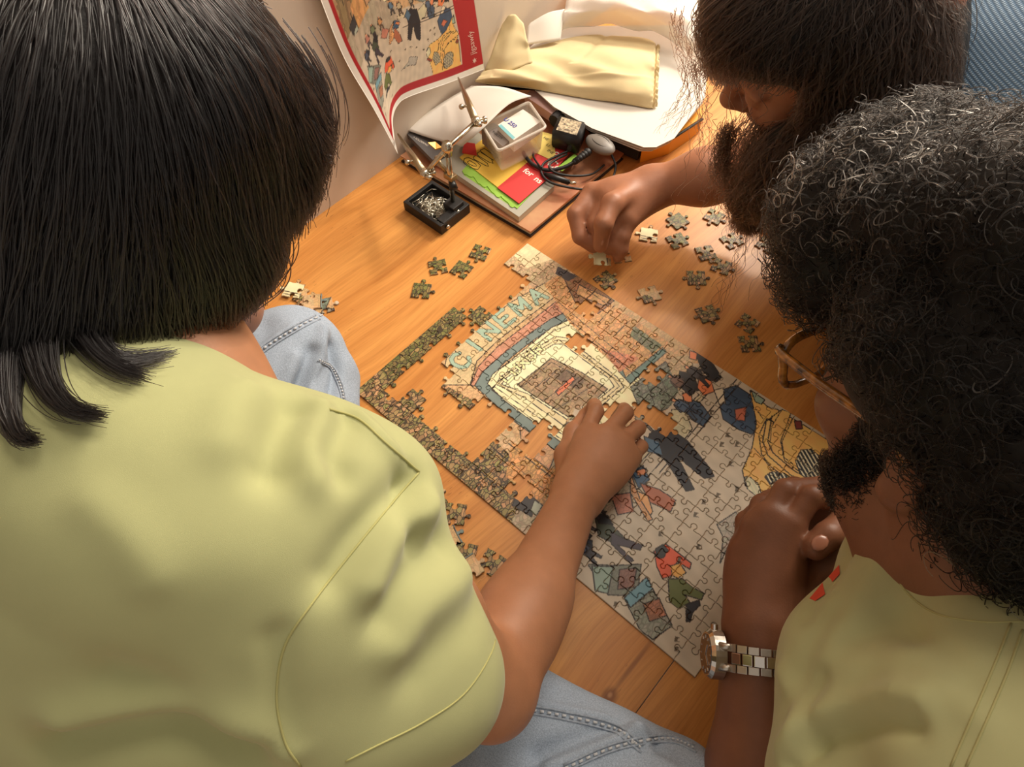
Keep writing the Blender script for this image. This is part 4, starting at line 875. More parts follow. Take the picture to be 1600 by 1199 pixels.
def finger(pts, r0, r1, k=.004):
    n = len(pts) - 1
    return chain(pts, [r0 + (r1 - r0) * i / n for i in range(n + 1)], k)
M_NAIL_B = mat('finger_nail_dark', (150, 98, 76), rough=.3)
def nail(parent, p, d, up, r=.0052, m=None):
    """small curved plate on a finger tip"""
    d = N(d); up = N(np.array(up) - d * (np.array(up) @ d)); s = np.cross(d, up)
    return MB().ball(np.array(p), (r * 1.2, r * .9, r * .2), 10, 6, ax=np.stack([d, s, up])).build('finger_nail', m or M_NAIL, parent, True)

def inside(poly, x, y):
    r = np.zeros(x.shape, bool); n = len(poly)
    for i in range(n):
        (ax, ay), (bx, by) = poly[i], poly[(i + 1) % n]
        r ^= ((ay > y) != (by > y)) & (x < (bx - ax) * (y - ay) / (by - ay + 1e-9) + ax)
    return r
def trim_open(P, face, area):
    """strands stop where they would fall across the face or stray far from the mane"""
    Q = (P - CAM_C) @ CAM_R.T; x = Q[..., 0] / Q[..., 2] * FPX + 800; y = Q[..., 1] / Q[..., 2] * FPX + 599.5
    bad = inside(face, x, y) | ~inside(area, x, y)
    n, k, _ = P.shape
    first = np.where(bad.any(1), bad.argmax(1), k - 1); first = np.where(rng.random(n) < .006, k - 1, first)
    ok = first >= 3; P = P[ok]; first = first[ok].astype(float)
    t = np.linspace(0, 1, k)[None] * first[:, None]; i0 = np.minimum(t.astype(int), k - 2); w = (t - i0)[..., None]
    r = np.arange(len(P))[:, None]
    return P[r, i0] * (1 - w) + P[r, i0 + 1] * w
# ------------------------------------------------------------------ woman with the black bob, seen from behind
def person_a():
    hc = D(190, 225, .545); f = (.20, .62, -.74); u = (-.15, .55, .82)
    hp, q, A = head_prims(hc, f, u, .80)
    NBk = np.array((.130, -.205, .385)); SR = D(512, 795, .47); SL = np.array((-.03, -.275, .33))
    EL = D(765, 1080, .60); WR = U(902, 772, .074)
    body = hp + chain([q(-.03, 0, -.05), NBk], [.046, .050], .03) + [cap(SR, SL, .045, .045, .05), cap(NBk, (.13, -.42, .2), .08, .1, .06)]
    # right arm
    body += chain([SR, SR * .45 + EL * .55, EL, EL * .6 + WR * .4, WR], [.047, .038, .033, .033, .0245], .02)
    body += [ell(EL * .75 + WR * .25 + np.array((-.004, 0, .004)), (.033, .033, .031), None, .03)]
    # hand: back of the hand, fingers bent down onto the piece
    I1, M1, R1, P1 = U(913, 682, .066), U(946, 680, .070), U(971, 692, .064), U(988, 716, .052)
    for k, (a, r) in enumerate(((I1, .0105), (M1, .0105), (R1, .0098), (P1, .0088))):
        base = WR + (np.array(((-.006, -.002, 0), (-.001, 0, .002), (.005, .002, 0), (.010, .003, -.004))[k]))
        body.append(cap(base, a, .0175 - .001 * k, r + .0015, .018))
    body += [ell(U(938, 725, .058), (.030, .036, .016), None, .02)]
    body += finger([I1, U(931, 643, .058), U(929, 634, .034), U(921, 645, .014)], .0100, .0078)
    body += finger([M1, U(977, 645, .054), U(975, 641, .030), U(962, 655, .012)], .0102, .0078)
    body += finger([R1, U(997, 669, .046), U(994, 671, .026), U(980, 680, .012)], .0096, .0074)
    body += finger([P1, U(1002, 698, .036), U(998, 703, .020), U(985, 705, .010)], .0084, .0066)
    body += finger([U(886, 752, .056), U(884, 712, .046), U(896, 676, .030), U(913, 651, .014)], .0135, .0085, .010)
    # left arm: elbow on the knee, hand under the chin
    LE = np.array((-.075, -.07, .185)); LW = np.array((.035, -.085, .355))
    body += chain([SL, LE], [.045, .038], .02) + chain([LE, LW], [.036, .025], .015)
    body += [ell(LW + np.array((.015, .005, .03)), (.022, .03, .036), None, .015)]
    for k in range(4):
        b0 = LW + np.array((.02, .022 - .014 * k, .05)); body += finger([b0, b0 + np.array((.022, .003, .022)), b0 + np.array((.045, .002, .022))], .0085, .007)
    body += finger([LW + np.array((0, .02, .02)), LW + np.array((.02, .05, .045)), LW + np.array((.03, .055, .06))], .010, .008)
    o = soft_obj('person', body, .0028, M_SKIN_A, None, 1)
    tag(o, 'person with chin-length black hair in lime t-shirt and pale jeans, back to the camera', 'person')
    nail(o, U(909, 648, .0185), U(913, 651, .012) - U(896, 676, .03), (-.4, .1, .9), .0058)

    # t-shirt
    ud = N(EL - SR); sl_end = D(645, 1050, .515)
    tee = [cap(SR, D(60, 700, .47), .043, .050, .03), cap(D(60, 690, .47), SL, .052, .06, .04), cap(D(440, 860, .46), (.20, -.44, .14), .075, .12, .06), cap(SL, (.02, -.44, .14), .08, .12, .06),
           cap(D(230, 800, .46), (.13, -.46, .14), .085, .14, .06), cap(D(120, 640, .48), D(250, 585, .50), .05, .046, .03), ell(D(285, 582, .505), (.024, .024, .022), None, .02),
           cap(SR + (0, 0, .004), sl_end + ud * .006, .060, .060, .03), ell(D(590, 765, .475), (.034, .034, .034), None, .025), ell(D(430, 735, .47), (.034, .03, .03), None, .03)]
    tee += [cap(D(470, 1010, .47), (.245, -.36, .16), .055, .12, .05), cap(D(520, 1120, .50), (.27, -.32, .14), .05, .09, .04)]
    view = N(sl_end - CAM_C); opn = N(ud * .62 + view * .6)
    hem = D(668, 1098, .50)
    tee += [cap(sl_end + view * .030 + ud * .02, sl_end + view * .2 + ud * .10, .054, .075, .006, True)]
    folds = []
    def FO(pix, amp, wid): folds.append((pix, amp, wid))
    FO([(560, 648), (600, 690), (645, 735)], 0.0051, .007)
    FO([(462, 640), (440, 680), (425, 730)], -0.0101, .013)
    FO([(500, 640), (480, 700), (490, 745)], 0.0072, .012)
    FO([(545, 650), (520, 700), (530, 740)], -0.0072, .010)
    FO([(385, 610), (360, 640), (350, 690)], 0.0058, .014)
    FO([(640, 750), (570, 830), (520, 900)], -0.0087, .012)
    FO([(665, 790), (610, 840), (580, 910)], 0.0087, .013)
    FO([(690, 850), (640, 900), (600, 960)], -0.0072, .012)
    FO([(720, 900), (660, 950), (620, 1010)], 0.0058, .014)
    FO([(650, 745), (640, 800), (650, 840)], -0.0087, .010)
    FO([(740, 950), (690, 1010), (650, 1050)], -0.0043, .014)
    FO([(110, 1130), (260, 1110), (380, 1140), (430, 1165)], 0.0101, .014)
    FO([(100, 1165), (250, 1140), (390, 1175)], -0.0130, .014)
    FO([(180, 1060), (240, 1075), (300, 1110)], -0.0058, .014)
    FO([(150, 790), (200, 840), (235, 900)], 0.0036, .012)
    FO([(430, 1000), (440, 1080), (455, 1150)], -0.0043, .008)
    t = soft_obj('t_shirt', tee, .0034, M_TEE_A, o, 2, folds, .0014, 34)
    b = bvh_of(t)
    seam('sleeve_seam', b, [(655, 738), (610, 790), (545, 870), (490, 940), (445, 1010), (432, 1090), (445, 1160), (470, 1199)], M_SEAM_A, t, .0007)
    seam('shoulder_seam', b, [(655, 738), (600, 690), (560, 655), (515, 640)], M_SEAM_A, t, .0008)
    seam('hem_stitching', b, [(778, 965), (768, 1020), (725, 1085), (660, 1130), (590, 1165), (540, 1190)], M_SEAM_A, t, .0006)
    # jeans: left leg folded, right leg folded under the elbow
    KL = np.array((-.052, -.040, .066)); KR = U(1035, 1292, .056)
    jn = [cap((.02, -.46, .12), KL, .105, .068, .03), cap(KL + (.034, .006, -.016), (.16, -.20, .05), .052, .050, .004), cap(KL + (.052, -.01, -.022), (.17, -.17, .045), .045, .045, .004),
          cap((.30, -.34, .045), KR, .045, .072, .03), cap(KR + (-.01, .012, -.008), (.28, -.19, .045), .060, .050, .010), cap((.03, -.48, .11), (.22, -.48, .11), .105, .105, .06)]
    jf = []
    def JF(pix, amp, wid): jf.append((pix, amp, wid))
    JF([(340, 600), (400, 548), (460, 510), (512, 482)], 0.0060, .005)
    JF([(480, 620), (495, 560), (505, 515)], 0.0090, .008)
    JF([(515, 630), (525, 580), (520, 540)], -0.0105, .007)
    JF([(455, 640), (470, 600), (488, 550)], -0.0090, .008)
    JF([(430, 640), (440, 610), (460, 560)], 0.0060, .008)
    JF([(400, 470), (410, 510), (400, 560)], -0.0045, .014)
    JF([(700, 1130), (800, 1095), (880, 1110), (960, 1130), (1010, 1160)], 0.0060, .005)
    JF([(860, 1199), (930, 1165), (1000, 1145), (1060, 1140)], 0.0105, .009)
    JF([(840, 1185), (900, 1160), (970, 1138)], -0.0105, .008)
    JF([(1060, 1130), (1110, 1160), (1130, 1190)], 0.0060, .012)
    JF([(1030, 1160), (1070, 1185), (1090, 1199)], -0.0075, .010)
    j = soft_obj('jeans', jn, .004, M_DENIM, o, 2, jf, .0012, 55)
    bj = bvh_of(j)
    def felled(nm, pix, dx, dy):
        """raised double-stitched seam: two ridges with thread dashes between"""
        for k in (0, 1):
            seam(nm, bj, [(x + dx * k, y + dy * k) for x, y in pix], M_DENIM_SEAM, j, .0011)
        pts = onto(bj, [tuple(p) for p in catmull([(x + dx * .5, y + dy * .5) for x, y in pix], 14)], .0008)
        mb = MB()
        for k in range(0, len(pts) - 1, 2):
            if np.linalg.norm(pts[k + 1] - pts[k]) < .02: mb.tube([pts[k], pts[k + 1]], .0012, 5)
        if mb.v: mb.build('stitching', M_THREAD, j, True)
    felled('outseam', [(335, 600), (400, 548), (455, 512), (512, 484)], 7, 6)
    felled('outseam', [(800, 1098), (880, 1112), (960, 1132), (1005, 1165)], -3, 12)
    felled('hem', [(880, 1196), (960, 1162), (1040, 1150), (1085, 1166)], 3, 10)
    felled('inseam', [(502, 562), (522, 575), (536, 605), (542, 640)], -6, 2)
    # hair: blunt bob falling forward
    hair = [ell(D(165, 150, .495), (.100, .100, .100), None, .02), ell(D(310, 175, .515), (.062, .062, .062), None, .03), ell(D(418, 225, .52), (.041, .041, .044), None, .025), ell(D(436, 290, .525), (.024, .024, .024), None, .012),
            ell(D(250, 360, .505), (.070, .066, .062), None, .03), ell(D(330, 408, .51), (.038, .036, .038), None, .025), ell(D(385, 385, .515), (.026, .026, .028), None, .015), ell(D(230, 440, .50), (.04, .04, .036), None, .02), ell(D(110, 420, .485), (.068, .062, .068), None, .03), ell(D(40, 230, .47), (.085, .085, .085), None, .03), ell(D(20, 480, .47), (.055, .055, .06), None, .03)]
    V, F = surface(hair, .004)
    cap_o = mesh_obj('hair', relax(V, F, 1), F, M_HAIRCAP, o)
    whorl = D(120, -140, .45)
    fall = N(D(420, 520, .60) - D(250, 60, .45))
    fall2 = N(D(60, 760, .47) - D(90, 300, .45))
    def field(P, nr, t):
        away = P - whorl; away /= np.linalg.norm(away, axis=1, keepdims=True)
        sx = (P - CAM_C) @ CAM_R[0] / ((P - CAM_C) @ CAM_R[2]) * FPX + 800
        w = np.clip((sx - 120) / 160, 0, 1)[:, None]
        return away * (1 - .55 * t) + (fall * w + fall2 * (1 - w)) * (.35 + .8 * t)
    roots = sample_surface(V, F, 9000)
    P = comb(hair, roots, field, 16, .012, (.0005, .006), .12, .95)
    P = trim_open(P, [(-900, -900), (-901, -900), (-900, -901)], [(-600, -600), (360, -600), (402, 0), (447, 55), (492, 120), (518, 185), (516, 240), (500, 300), (476, 350), (448, 356), (442, 402), (420, 447), (386, 486), (337, 502), (255, 532), (180, 548), (120, 600), (-600, 700)])
    R = np.linspace(.00042, .0002, 17)[None] * rng.uniform(.7, 1.4, (len(P), 1))
    sg = np.linspace(0, 1, P.shape[1])[None, :, None]; ck = np.floor(P[:, :1, :] / .018)
    P = P + .0022 * sg * np.sin(ck * 2.3 + ck[..., ::-1] * 1.7 + sg * 9)
    hair_obj('hair_strands', P, R, M_HAIR_A, cap_o)
    # locks that hang free over the nape and flyaways by the face
    def DT(x, y, d):
        hit = b.ray_cast(Vector(CAM_C), Vector(N(_ray(x, y))))
        return D(x, y, d if hit[0] is None else min(d, hit[3] - rng.uniform(.003, .012)))
    lk = []
    for (x0, y0, d0, x1, y1, d1, x2, y2, d2, n, sp) in ((150, 460, .44, 120, 590, .44, 268, 552, .45, 220, 8), (60, 450, .43, 40, 640, .42, 160, 650, .43, 320, 9), (10, 500, .42, -10, 690, .41, 60, 688, .42, 260, 9),
                                                        (100, 450, .43, 120, 560, .43, 230, 590, .44, 160, 9), (300, 440, .46, 300, 500, .46, 372, 487, .48, 200, 8), (450, 100, .50, 520, 180, .50, 478, 330, .52, 120, 14), (430, 60, .5, 530, 170, .5, 500, 250, .52, 70, 16)):
        for _ in range(n):
            j = rng.normal(0, sp, 2); j2 = j * .5 + rng.normal(0, sp * .5, 2); e = rng.uniform(.7, 1.05)
            c = [D(x0 + j[0] * 2, y0 + j[1], d0 + rng.uniform(0, .012)), DT(x1 + j[0], y1 + j[1], d1 + rng.uniform(0, .01)), DT(x1 + (x2 - x1) * e + j2[0], y1 + (y2 - y1) * e + j2[1], d2 + rng.uniform(0, .01))]
            ts = np.linspace(0, 1, 13)[:, None]
            lk.append((1 - ts) ** 2 * c[0] + 2 * ts * (1 - ts) * c[1] + ts ** 2 * c[2])
    lk = np.array(lk)
    hair_obj('hair_strands', lk, np.linspace(.0004, .00012, 13)[None] * np.ones((len(lk), 1)), M_HAIR_A, cap_o)
    return o
person_a()

# ------------------------------------------------------------------ man with grey-black curls and glasses
def person_b():
    hc = np.array((.544, .154, .381)); f = N((-.8, .3, -.45)); u = N((-.3, .3, .9))
    hp, q, A = head_prims(hc, f, u, 1.0, 1.0, .020)
    NK = np.array((.625, .120, .300)); SLf = np.array((.668, -.012, .330)); SRt = np.array((.690, .285, .290))
    EL = np.array((.652, -.125, .075)); WL = U(1190, 985, .135)
    body = hp + chain([q(-.035, 0, -.05), q(-.045, 0, -.09), NK], [.058, .060, .066], .03) + [cap(SLf, SRt, .05, .05, .05), cap(NK, (.88, .13, .15), .09, .11, .06)]
    body += chain([SLf, EL, EL * .55 + WL * .45, WL], [.05, .043, .043, .031], .02)
    # left hand clasped over the right one
    I1, M1, R1, P1 = U(1236, 822, .172), U(1203, 806, .170), U(1178, 826, .160), U(1161, 862, .146)
    for k, (a, r) in enumerate(((I1, .0125), (M1, .0125), (R1, .012), (P1, .011))):
        base = WL + np.array(((.012, .006, 0), (.004, .004, .004), (-.006, 0, .003), (-.014, -.004, -.002))[k])
        body.append(cap(base, a, .0175, r + .0015, .012))
    body += [ell(U(1205, 895, .138), (.034, .042, .020), None, .02)]
    body += finger([I1, U(1268, 776, .184), U(1322, 786, .170), U(1348, 806, .150)], .0112, .0085, .003)
    body += finger([M1, U(1226, 766, .176), U(1285, 760, .160), U(1322, 772, .140)], .0112, .0085, .003)
    body += finger([R1, U(1190, 790, .150), U(1240, 760, .128), U(1290, 770, .115)], .0112, .008)
    body += finger([P1, U(1165, 815, .138), U(1200, 780, .116), U(1250, 785, .105)], .010, .0075)
    body += finger([U(1245, 915, .134), U(1292, 888, .143), U(1325, 850, .158), U(1347, 822, .166)], .0165, .0095, .008)     # left thumb
    # right arm and hand inside the left
    ER = np.array((.680, .330, .085)); WRr = np.array((.575, .195, .120))
    body += chain([SRt, ER], [.05, .042], .02) + chain([ER, WRr], [.042, .030], .02)
    body += [ell(U(1310, 800, .118), (.034, .034, .022), None, .02), cap(WRr, U(1310, 800, .118), .027, .024, .02)]
    for k in range(4):
        b0 = U(1280 + 4 * k, 790 + 16 * k, .112 - .006 * k); body += finger([b0, b0 + np.array((-.028, -.012, -.008)), b0 + np.array((-.035, -.032, -.014))], .0105, .008)
    body += finger([U(1356, 796, .150), U(1322, 816, .172), U(1294, 838, .182), U(1275, 856, .180)], .0145, .0112, .004)     # right thumb
    global B_JOINTS
    B_JOINTS = (EL, EL * .55 + WL * .45, WL)
    o = soft_obj('person', body, .0026, M_SKIN_B, None, 1)
    tag(o, 'person with curly greying hair, beard and glasses in a pale green t-shirt, hands clasped', 'person')
    nail(o, U(1281, 849, .1925), U(1275, 856, .180) - U(1294, 838, .182), (-.1, -.25, .95), .0072, M_NAIL_B)
    nail(o, U(1345, 822, .1755), U(1347, 822, .166) - U(1325, 850, .158), (.1, -.5, .85), .0062, M_NAIL_B)
    # shirt
    tee = [cap(SLf, SRt, .066, .066, .05), cap(NK + (.03, 0, -.05), (.90, .13, .14), .12, .15, .08), cap(SLf, (.86, .02, .13), .08, .13, .06), cap(SRt, (.86, .24, .13), .08, .13, .06),
           cap(D(1450, 915, .60), D(1372, 1055, .565), .048, .058, .03), cap(SLf, EL * .8 + SLf * .2, .070, .066, .03), cap(D(1372, 1055, .565), D(1345, 1230, .56), .056, .058, .03),
           cap(SRt, ER * .75 + SRt * .25, .07, .068, .03), ell(NK + (0, 0, -.01), (.075, .09, .05), None, .04)]
    tee += [cap(q(-.03, 0, -.06), NK + (-.005, 0, .012), .070, .066, .01, True), cap(EL * .7 + SLf * .3, EL + (EL - SLf) * .4, .052, .056, .004, True), ell(EL + N(EL - SLf) * .12, (.15, .15, .15), None, .005, True)]
    fd = [([(1330, 830), (1300, 900), (1260, 960)], -.005, .010), ([(1380, 860), (1340, 950), (1290, 1030)], .004, .012), ([(1300, 960), (1270, 1020), (1240, 1090)], -.004, .010),
          ([(1230, 1170), (1290, 1120), (1380, 1100), (1440, 1105)], .008, .010), ([(1240, 1195), (1300, 1148), (1380, 1128), (1430, 1130)], -.008, .007), ([(1400, 960), (1460, 1010), (1510, 1060)], -.004, .009), ([(1220, 1050), (1250, 1120), (1245, 1180)], .004, .008), ([(1420, 1080), (1480, 1085), (1530, 1120)], .003, .009), ([(1330, 1000), (1380, 985), (1430, 1000)], -.003, .008), ([(1290, 1060), (1270, 1110), (1275, 1160)], -.005, .007),
          ([(1350, 1040), (1420, 1020), (1490, 1050)], .004, .014), ([(1270, 1110), (1330, 1060), (1400, 1050)], .004, .012)]
    t = soft_obj('t_shirt', tee, .0034, M_TEE_B, o, 2, fd, .0012, 34)
    b = bvh_of(t)
    M_SB = mat('pale_green_seam', (170, 164, 112), rough=.9)
    seam('collar_seam', b, [(1400, 825), (1392, 870), (1412, 920), (1460, 958), (1530, 972), (1600, 972)], M_SB, t, .0006)
    seam('shoulder_seam', b, [(1598, 985), (1575, 1050), (1545, 1120), (1510, 1199)], M_SB, t, .0007)
    seam('shoulder_seam', b, [(1580, 975), (1552, 1045), (1520, 1120), (1486, 1199)], M_SB, t, .0007)
    # red print patches on the chest
    M_RED = mat('red_print', (214, 74, 48), rough=.8)
    for pts in ([(1266, 936), (1286, 912), (1290, 930), (1275, 940)], [(1296, 902), (1312, 884), (1313, 898), (1302, 910)]):
        pp = onto(b, pts, .0006)
        if len(pp) == 4: MB().add(pp + [x - np.array((0, 0, .001)) for x in pp], [(0, 1, 2, 3), (7, 6, 5, 4), (0, 4, 5, 1), (1, 5, 6, 2), (2, 6, 7, 3), (3, 7, 4, 0)]).build('chest_print', M_RED, t)
    # trousers, mostly out of the picture
    M_TR = mat('dark_trousers', (52, 54, 62), rough=.9, noise=.15, nscale=200)
    tr = [cap((.92, .02, .11), (.70, -.20, .07), .10, .068, .03), cap((.70, -.20, .07), (.84, .02, .05), .06, .05, .02), cap((.92, .24, .11), (.74, .46, .07), .10, .07, .03), cap((.74, .46, .07), (.80, .16, .05), .06, .05, .02), cap((.93, .02, .12), (.93, .24, .12), .12, .12, .05)]
    soft_obj('trousers', tr, .006, M_TR, o, 2)
    # hair: thick curls over the crown, beard along the jaw
    hair = [ell(q(-.028, 0, .052), (.108, .092, .104), A, .03), ell(q(.050, .0, .118), (.050, .066, .040), A, .03), ell(q(-.03, 0, .135), (.080, .075, .045), A, .03), ell(q(-.105, 0, .02), (.050, .075, .075), A, .03),
            ell(q(-.07, .05, .03), (.055, .045, .065), A, .03), ell(q(.025, .062, .055), (.035, .026, .042), A, .02), ell(q(-.085, .035, -.04), (.035, .040, .04), A, .02), ell(q(.06, -.03, .085), (.045, .05, .045), A, .03),
            ell(D(1335, 345, .555), (.052, .050, .052), None, .03), ell(D(1300, 430, .55), (.030, .032, .034), None, .025), ell(D(1440, 290, .56), (.055, .05, .05), None, .03), ell(q(-.012, .080, .045), (.050, .022, .040), A, .02), ell(q(-.055, .062, -.012), (.03, .025, .05), A, .02)]
    V, F = surface(hair, .004)
    cap_o = mesh_obj('hair', relax(V, F, 1), F, M_HAIRCAP, o)
    def curls(base, nrm, n, rr, ln, turns):
        k = 15; ts = np.linspace(0, 1, k)[None, :, None]
        rd = rng.normal(size=(n, 3)); t1 = np.cross(nrm, rd); t1 /= np.linalg.norm(t1, axis=1, keepdims=True); t2 = np.cross(nrm, t1)
        r = rng.uniform(rr[0], rr[1], (n, 1, 1)); L = rng.uniform(ln[0], ln[1], (n, 1, 1)); T = rng.uniform(turns[0], turns[1], (n, 1, 1)); ph = rng.uniform(0, 6.28, (n, 1, 1))
        ang = ph + ts * T * 6.28
        drift = N3(t1 * rng.uniform(-1, 1, (n, 1)) + t2 * rng.uniform(-1, 1, (n, 1)) + nrm * rng.uniform(.0, .5, (n, 1)))[:, None, :]
        P = base[:, None, :] + drift * ts * L + (t1[:, None, :] * (np.cos(ang) - np.cos(ph)) + t2[:, None, :] * (np.sin(ang) - np.sin(ph)) * .6 + nrm[:, None, :] * np.sin(ang * .7) * .5) * r * np.minimum(1, ts * 3) + nrm[:, None, :] * .004 * np.sin(ts * 3.1)
        return P
    N3 = lambda v: v / (np.linalg.norm(v, axis=-1, keepdims=True) + 1e-9)
    roots = sample_surface(V, F, 9000).astype(np.float32); nr = sdf_n(hair, roots)
    P = curls(roots, nr, len(roots), (.003, .008), (.008, .022), (.5, 1.6))
    Qf = (P - CAM_C) @ CAM_R.T; fx = Qf[..., 0] / Qf[..., 2] * FPX + 800; fy = Qf[..., 1] / Qf[..., 2] * FPX + 599.5
    ok = inside([(1258, 590), (1335, 605), (1345, 690), (1300, 745), (1262, 700)], fx, fy).mean(1) < .1; P = P[ok]; roots = roots[ok]      # keep the cheek clear
    rad = np.linspace(.0004, .00018, 15)[None]
    # greying towards the front top
    g = ((roots - D(1330, 260, .50)) ** 2).sum(1) ** .5
    grey = rng.random(len(roots)) < np.clip(.6 - g / .12, .004, .30)
    hair_obj('hair_strands', P[~grey], rad * np.ones((int((~grey).sum()), 1)), M_HAIR_B, cap_o)
    hair_obj('hair_strands', P[grey], rad * np.ones((int(grey.sum()), 1)), M_HAIR_G, cap_o)
    # beard
    bd = []
    jaw = np.array([(.006, .070, .012), (.012, .069, -.012), (.016, .066, -.040), (.026, .060, -.064), (.040, .045, -.083), (.054, .022, -.094), (.060, .0, -.096)])
    for _ in range(9000):
        t = rng.random() ** .8 * (len(jaw) - 1.001); i = int(t); c3 = jaw[i] * (1 - (t - i)) + jaw[i + 1] * (t - i)
        wd = .008 + .012 * min(1, t / 2.5); e = rng.uniform(-1, 1.4) * wd
        c3 = c3 + np.array((e * .9, 0, e * .55)) + rng.normal(0, .002, 3)
        bd.append(q(c3[0], c3[1] * (1 if rng.random() < .75 else -1), c3[2]))
    bd = np.array(bd, np.float32)
    for _ in range(3): bd = bd - sdf_n(hp, bd) * sdf(hp, bd)[:, None]
    nb = sdf_n(hp, bd)
    P = curls(bd, nb, len(bd), (.001, .0028), (.004, .010), (.3, .9)) + nb[:, None, :] * np.linspace(0, .0015, 15)[None, :, None]
    hair_obj('beard', P, rad * .8 * np.ones((len(P), 1)), M_HAIR_B, o)
    return o, q, A
B_OBJ, B_Q, B_A = person_b()

# ------------------------------------------------------------------ woman with long frizzy hair
def person_c():
    hc = D(1312, 62, .80); f = N((-.75, -.5, -.5)); u = N((-.1, -.5, .85))
    hp, q, A = head_prims(hc, f, u, .95)
    NK = hc + np.array((.10, .085, -.115)); SRt = NK + np.array((-.085, .135, -.02)); SLf = NK + np.array((.10, -.10, -.03))
    WR = U(1018, 291, .075); EL = np.array((.215, .565, .115))
    body = hp + chain([q(-.03, 0, -.05), NK], [.054, .056], .03) + [cap(SRt, SLf, .045, .045, .05), cap(NK, (.58, .72, .15), .08, .1, .06)]
    body += chain([SRt, EL, EL * .5 + WR * .5, WR], [.045, .038, .036, .0255], .02)
    # hand seen from the thumb side, pinching a piece
    I1, M1, R1, P1 = U(925, 300, .074), U(950, 310, .080), U(968, 330, .076), U(985, 345, .066)
    for k, (a, r) in enumerate(((I1, .0115), (M1, .0115), (R1, .011), (P1, .0098))):
        body.append(cap(WR + np.array(((-.006, -.002, -.002), (-.002, -.002, .003), (.004, -.002, 0), (.008, -.004, -.006))[k]), a, .019, r + .002, .02))
    body += finger([I1, U(899, 335, .064), U(906, 370, .048), U(927, 386, .034)], .0128, .0092)
    body += finger([M1, U(930, 350, .062), U(938, 376, .046), U(951, 389, .030)], .0118, .0088)
    body += finger([R1, U(955, 358, .060), U(961, 382, .042), U(968, 395, .027)], .0112, .0084)
    body += finger([P1, U(974, 370, .053), U(972, 390, .038), U(966, 402, .025)], .0102, .0078)
    body += [ell(U(922, 328, .062), (.013, .016, .012), None, .012), ell(U(968, 305, .076), (.022, .022, .018), None, .02)]
    body += finger([U(990, 300, .082), U(957, 318, .098), U(943, 350, .090), U(938, 384, .056)], .0165, .0100, .006)
    # left arm resting by the knee
    LE = SLf + np.array((.10, -.06, -.17)); LW = LE + np.array((-.02, .18, -.05))
    body += chain([SLf, LE], [.045, .038], .02) + chain([LE, LW], [.036, .025], .02) + [ell(LW + np.array((-.02, .04, -.01)), (.03, .05, .015), None, .02)]
    o = soft_obj('person', body, .003, M_SKIN_C, None, 1)
    tag(o, 'person with long frizzy dark hair in a blue knitted top, holding a puzzle piece', 'person')
    nail(o, U(938, 377, .0705), U(938, 384, .056) - U(943, 350, .090), (0, -.5, .85), .0066)
    top = [cap(SRt, SLf, .062, .062, .05), cap(NK + (.05, .04, -.05), (.60, .76, .15), .11, .14, .07), cap(SRt, (.48, .84, .14), .075, .12, .05), cap(SLf, (.66, .66, .14), .075, .12, .05),
           cap(SRt, SRt * .55 + EL * .45, .062, .056, .02), cap(SLf, SLf * .3 + LE * .7, .060, .054, .02), cap(D(1540, 150, .90), D(1640, 40, .95), .085, .10, .05), cap(D(1500, 60, .92), D(1590, 160, .88), .07, .08, .05)]
    M_KNIT = knit_mat()
    soft_obj('knitted_top', top, .0045, M_KNIT, o, 2, (), .002, 26)
    M_TR = mat('charcoal_leggings', (46, 44, 48), rough=.9, noise=.1, nscale=200)
    tr = [cap((.52, .86, .09), (.24, .72, .06), .08, .06, .03), cap((.24, .72, .07), (.45, .62, .05), .058, .048, .02), cap((.68, .68, .09), (.585, .47, .06), .08, .058, .03), cap((.585, .47, .06), (.46, .56, .05), .058, .048, .02), cap((.54, .86, .09), (.68, .72, .09), .085, .085, .05)]
    soft_obj('leggings', tr, .006, M_TR, o, 2)
    hair = [ell(q(.002, 0, .042), (.088, .083, .086), A, .03), ell(q(.055, .0, .082), (.046, .058, .036), A, .03), ell(q(.045, .045, .055), (.045, .030, .032), A, .02), ell(q(.045, -.045, .055), (.045, .03, .03), A, .02),
            ell(q(-.025, .05, .0), (.05, .04, .075), A, .03), ell(q(-.02, .085, -.03), (.045, .034, .06), A, .03), ell(D(1375, 110, .80), (.062, .06, .07), None, .04), ell(D(1330, 200, .80), (.070, .066, .066), None, .04),
            ell(D(1240, 245, .80), (.050, .048, .050), None, .03), ell(D(1195, 280, .84), (.036, .036, .036), None, .03), ell(D(1400, 50, .82), (.05, .05, .07), None, .03), ell(q(-.02, -.08, -.04), (.04, .03, .06), A, .03)]
    hair += [ell(q(.108, .0, -.056), np.array((.104, .100, .082)), A, .010, True)]
    hair += [ell(q(.065, .062, -.048), np.array((.062, .050, .050)), A, .008, True)]
    hair += [cap(D(x, y, .60), D(x, y, .86), .6 * r, r, .008, True) for x, y, r in ((1140, 150, .020), (1172, 160, .020), (1205, 162, .020), (1228, 162, .016))]
    V, F = surface(hair, .005)
    cap_o = mesh_obj('hair', relax(V, F, 1), F, M_HAIRCAP, o)
    crown = q(-.04, 0, .20); side = D(1190, 380, .86)
    def field(P, nr, t):
        away = P - crown; away /= np.linalg.norm(away, axis=1, keepdims=True)
        dn = side - P; dn /= np.linalg.norm(dn, axis=1, keepdims=True)
        return away * .8 + dn * .25 + np.array((0, 0, -.5))
    roots = sample_surface(V, F, 9500)
    P = comb(hair, roots, field, 18, .011, (.0005, .012), .55, .8)
    P = trim_open(P, [(1100, 106), (1165, 128), (1250, 138), (1240, 185), (1170, 192), (1110, 172)], [(1040, -400), (1046, 50), (1075, 95), (1105, 112), (1092, 200), (1112, 345), (1230, 350), (1480, 240), (1506, 100), (1500, -400)])
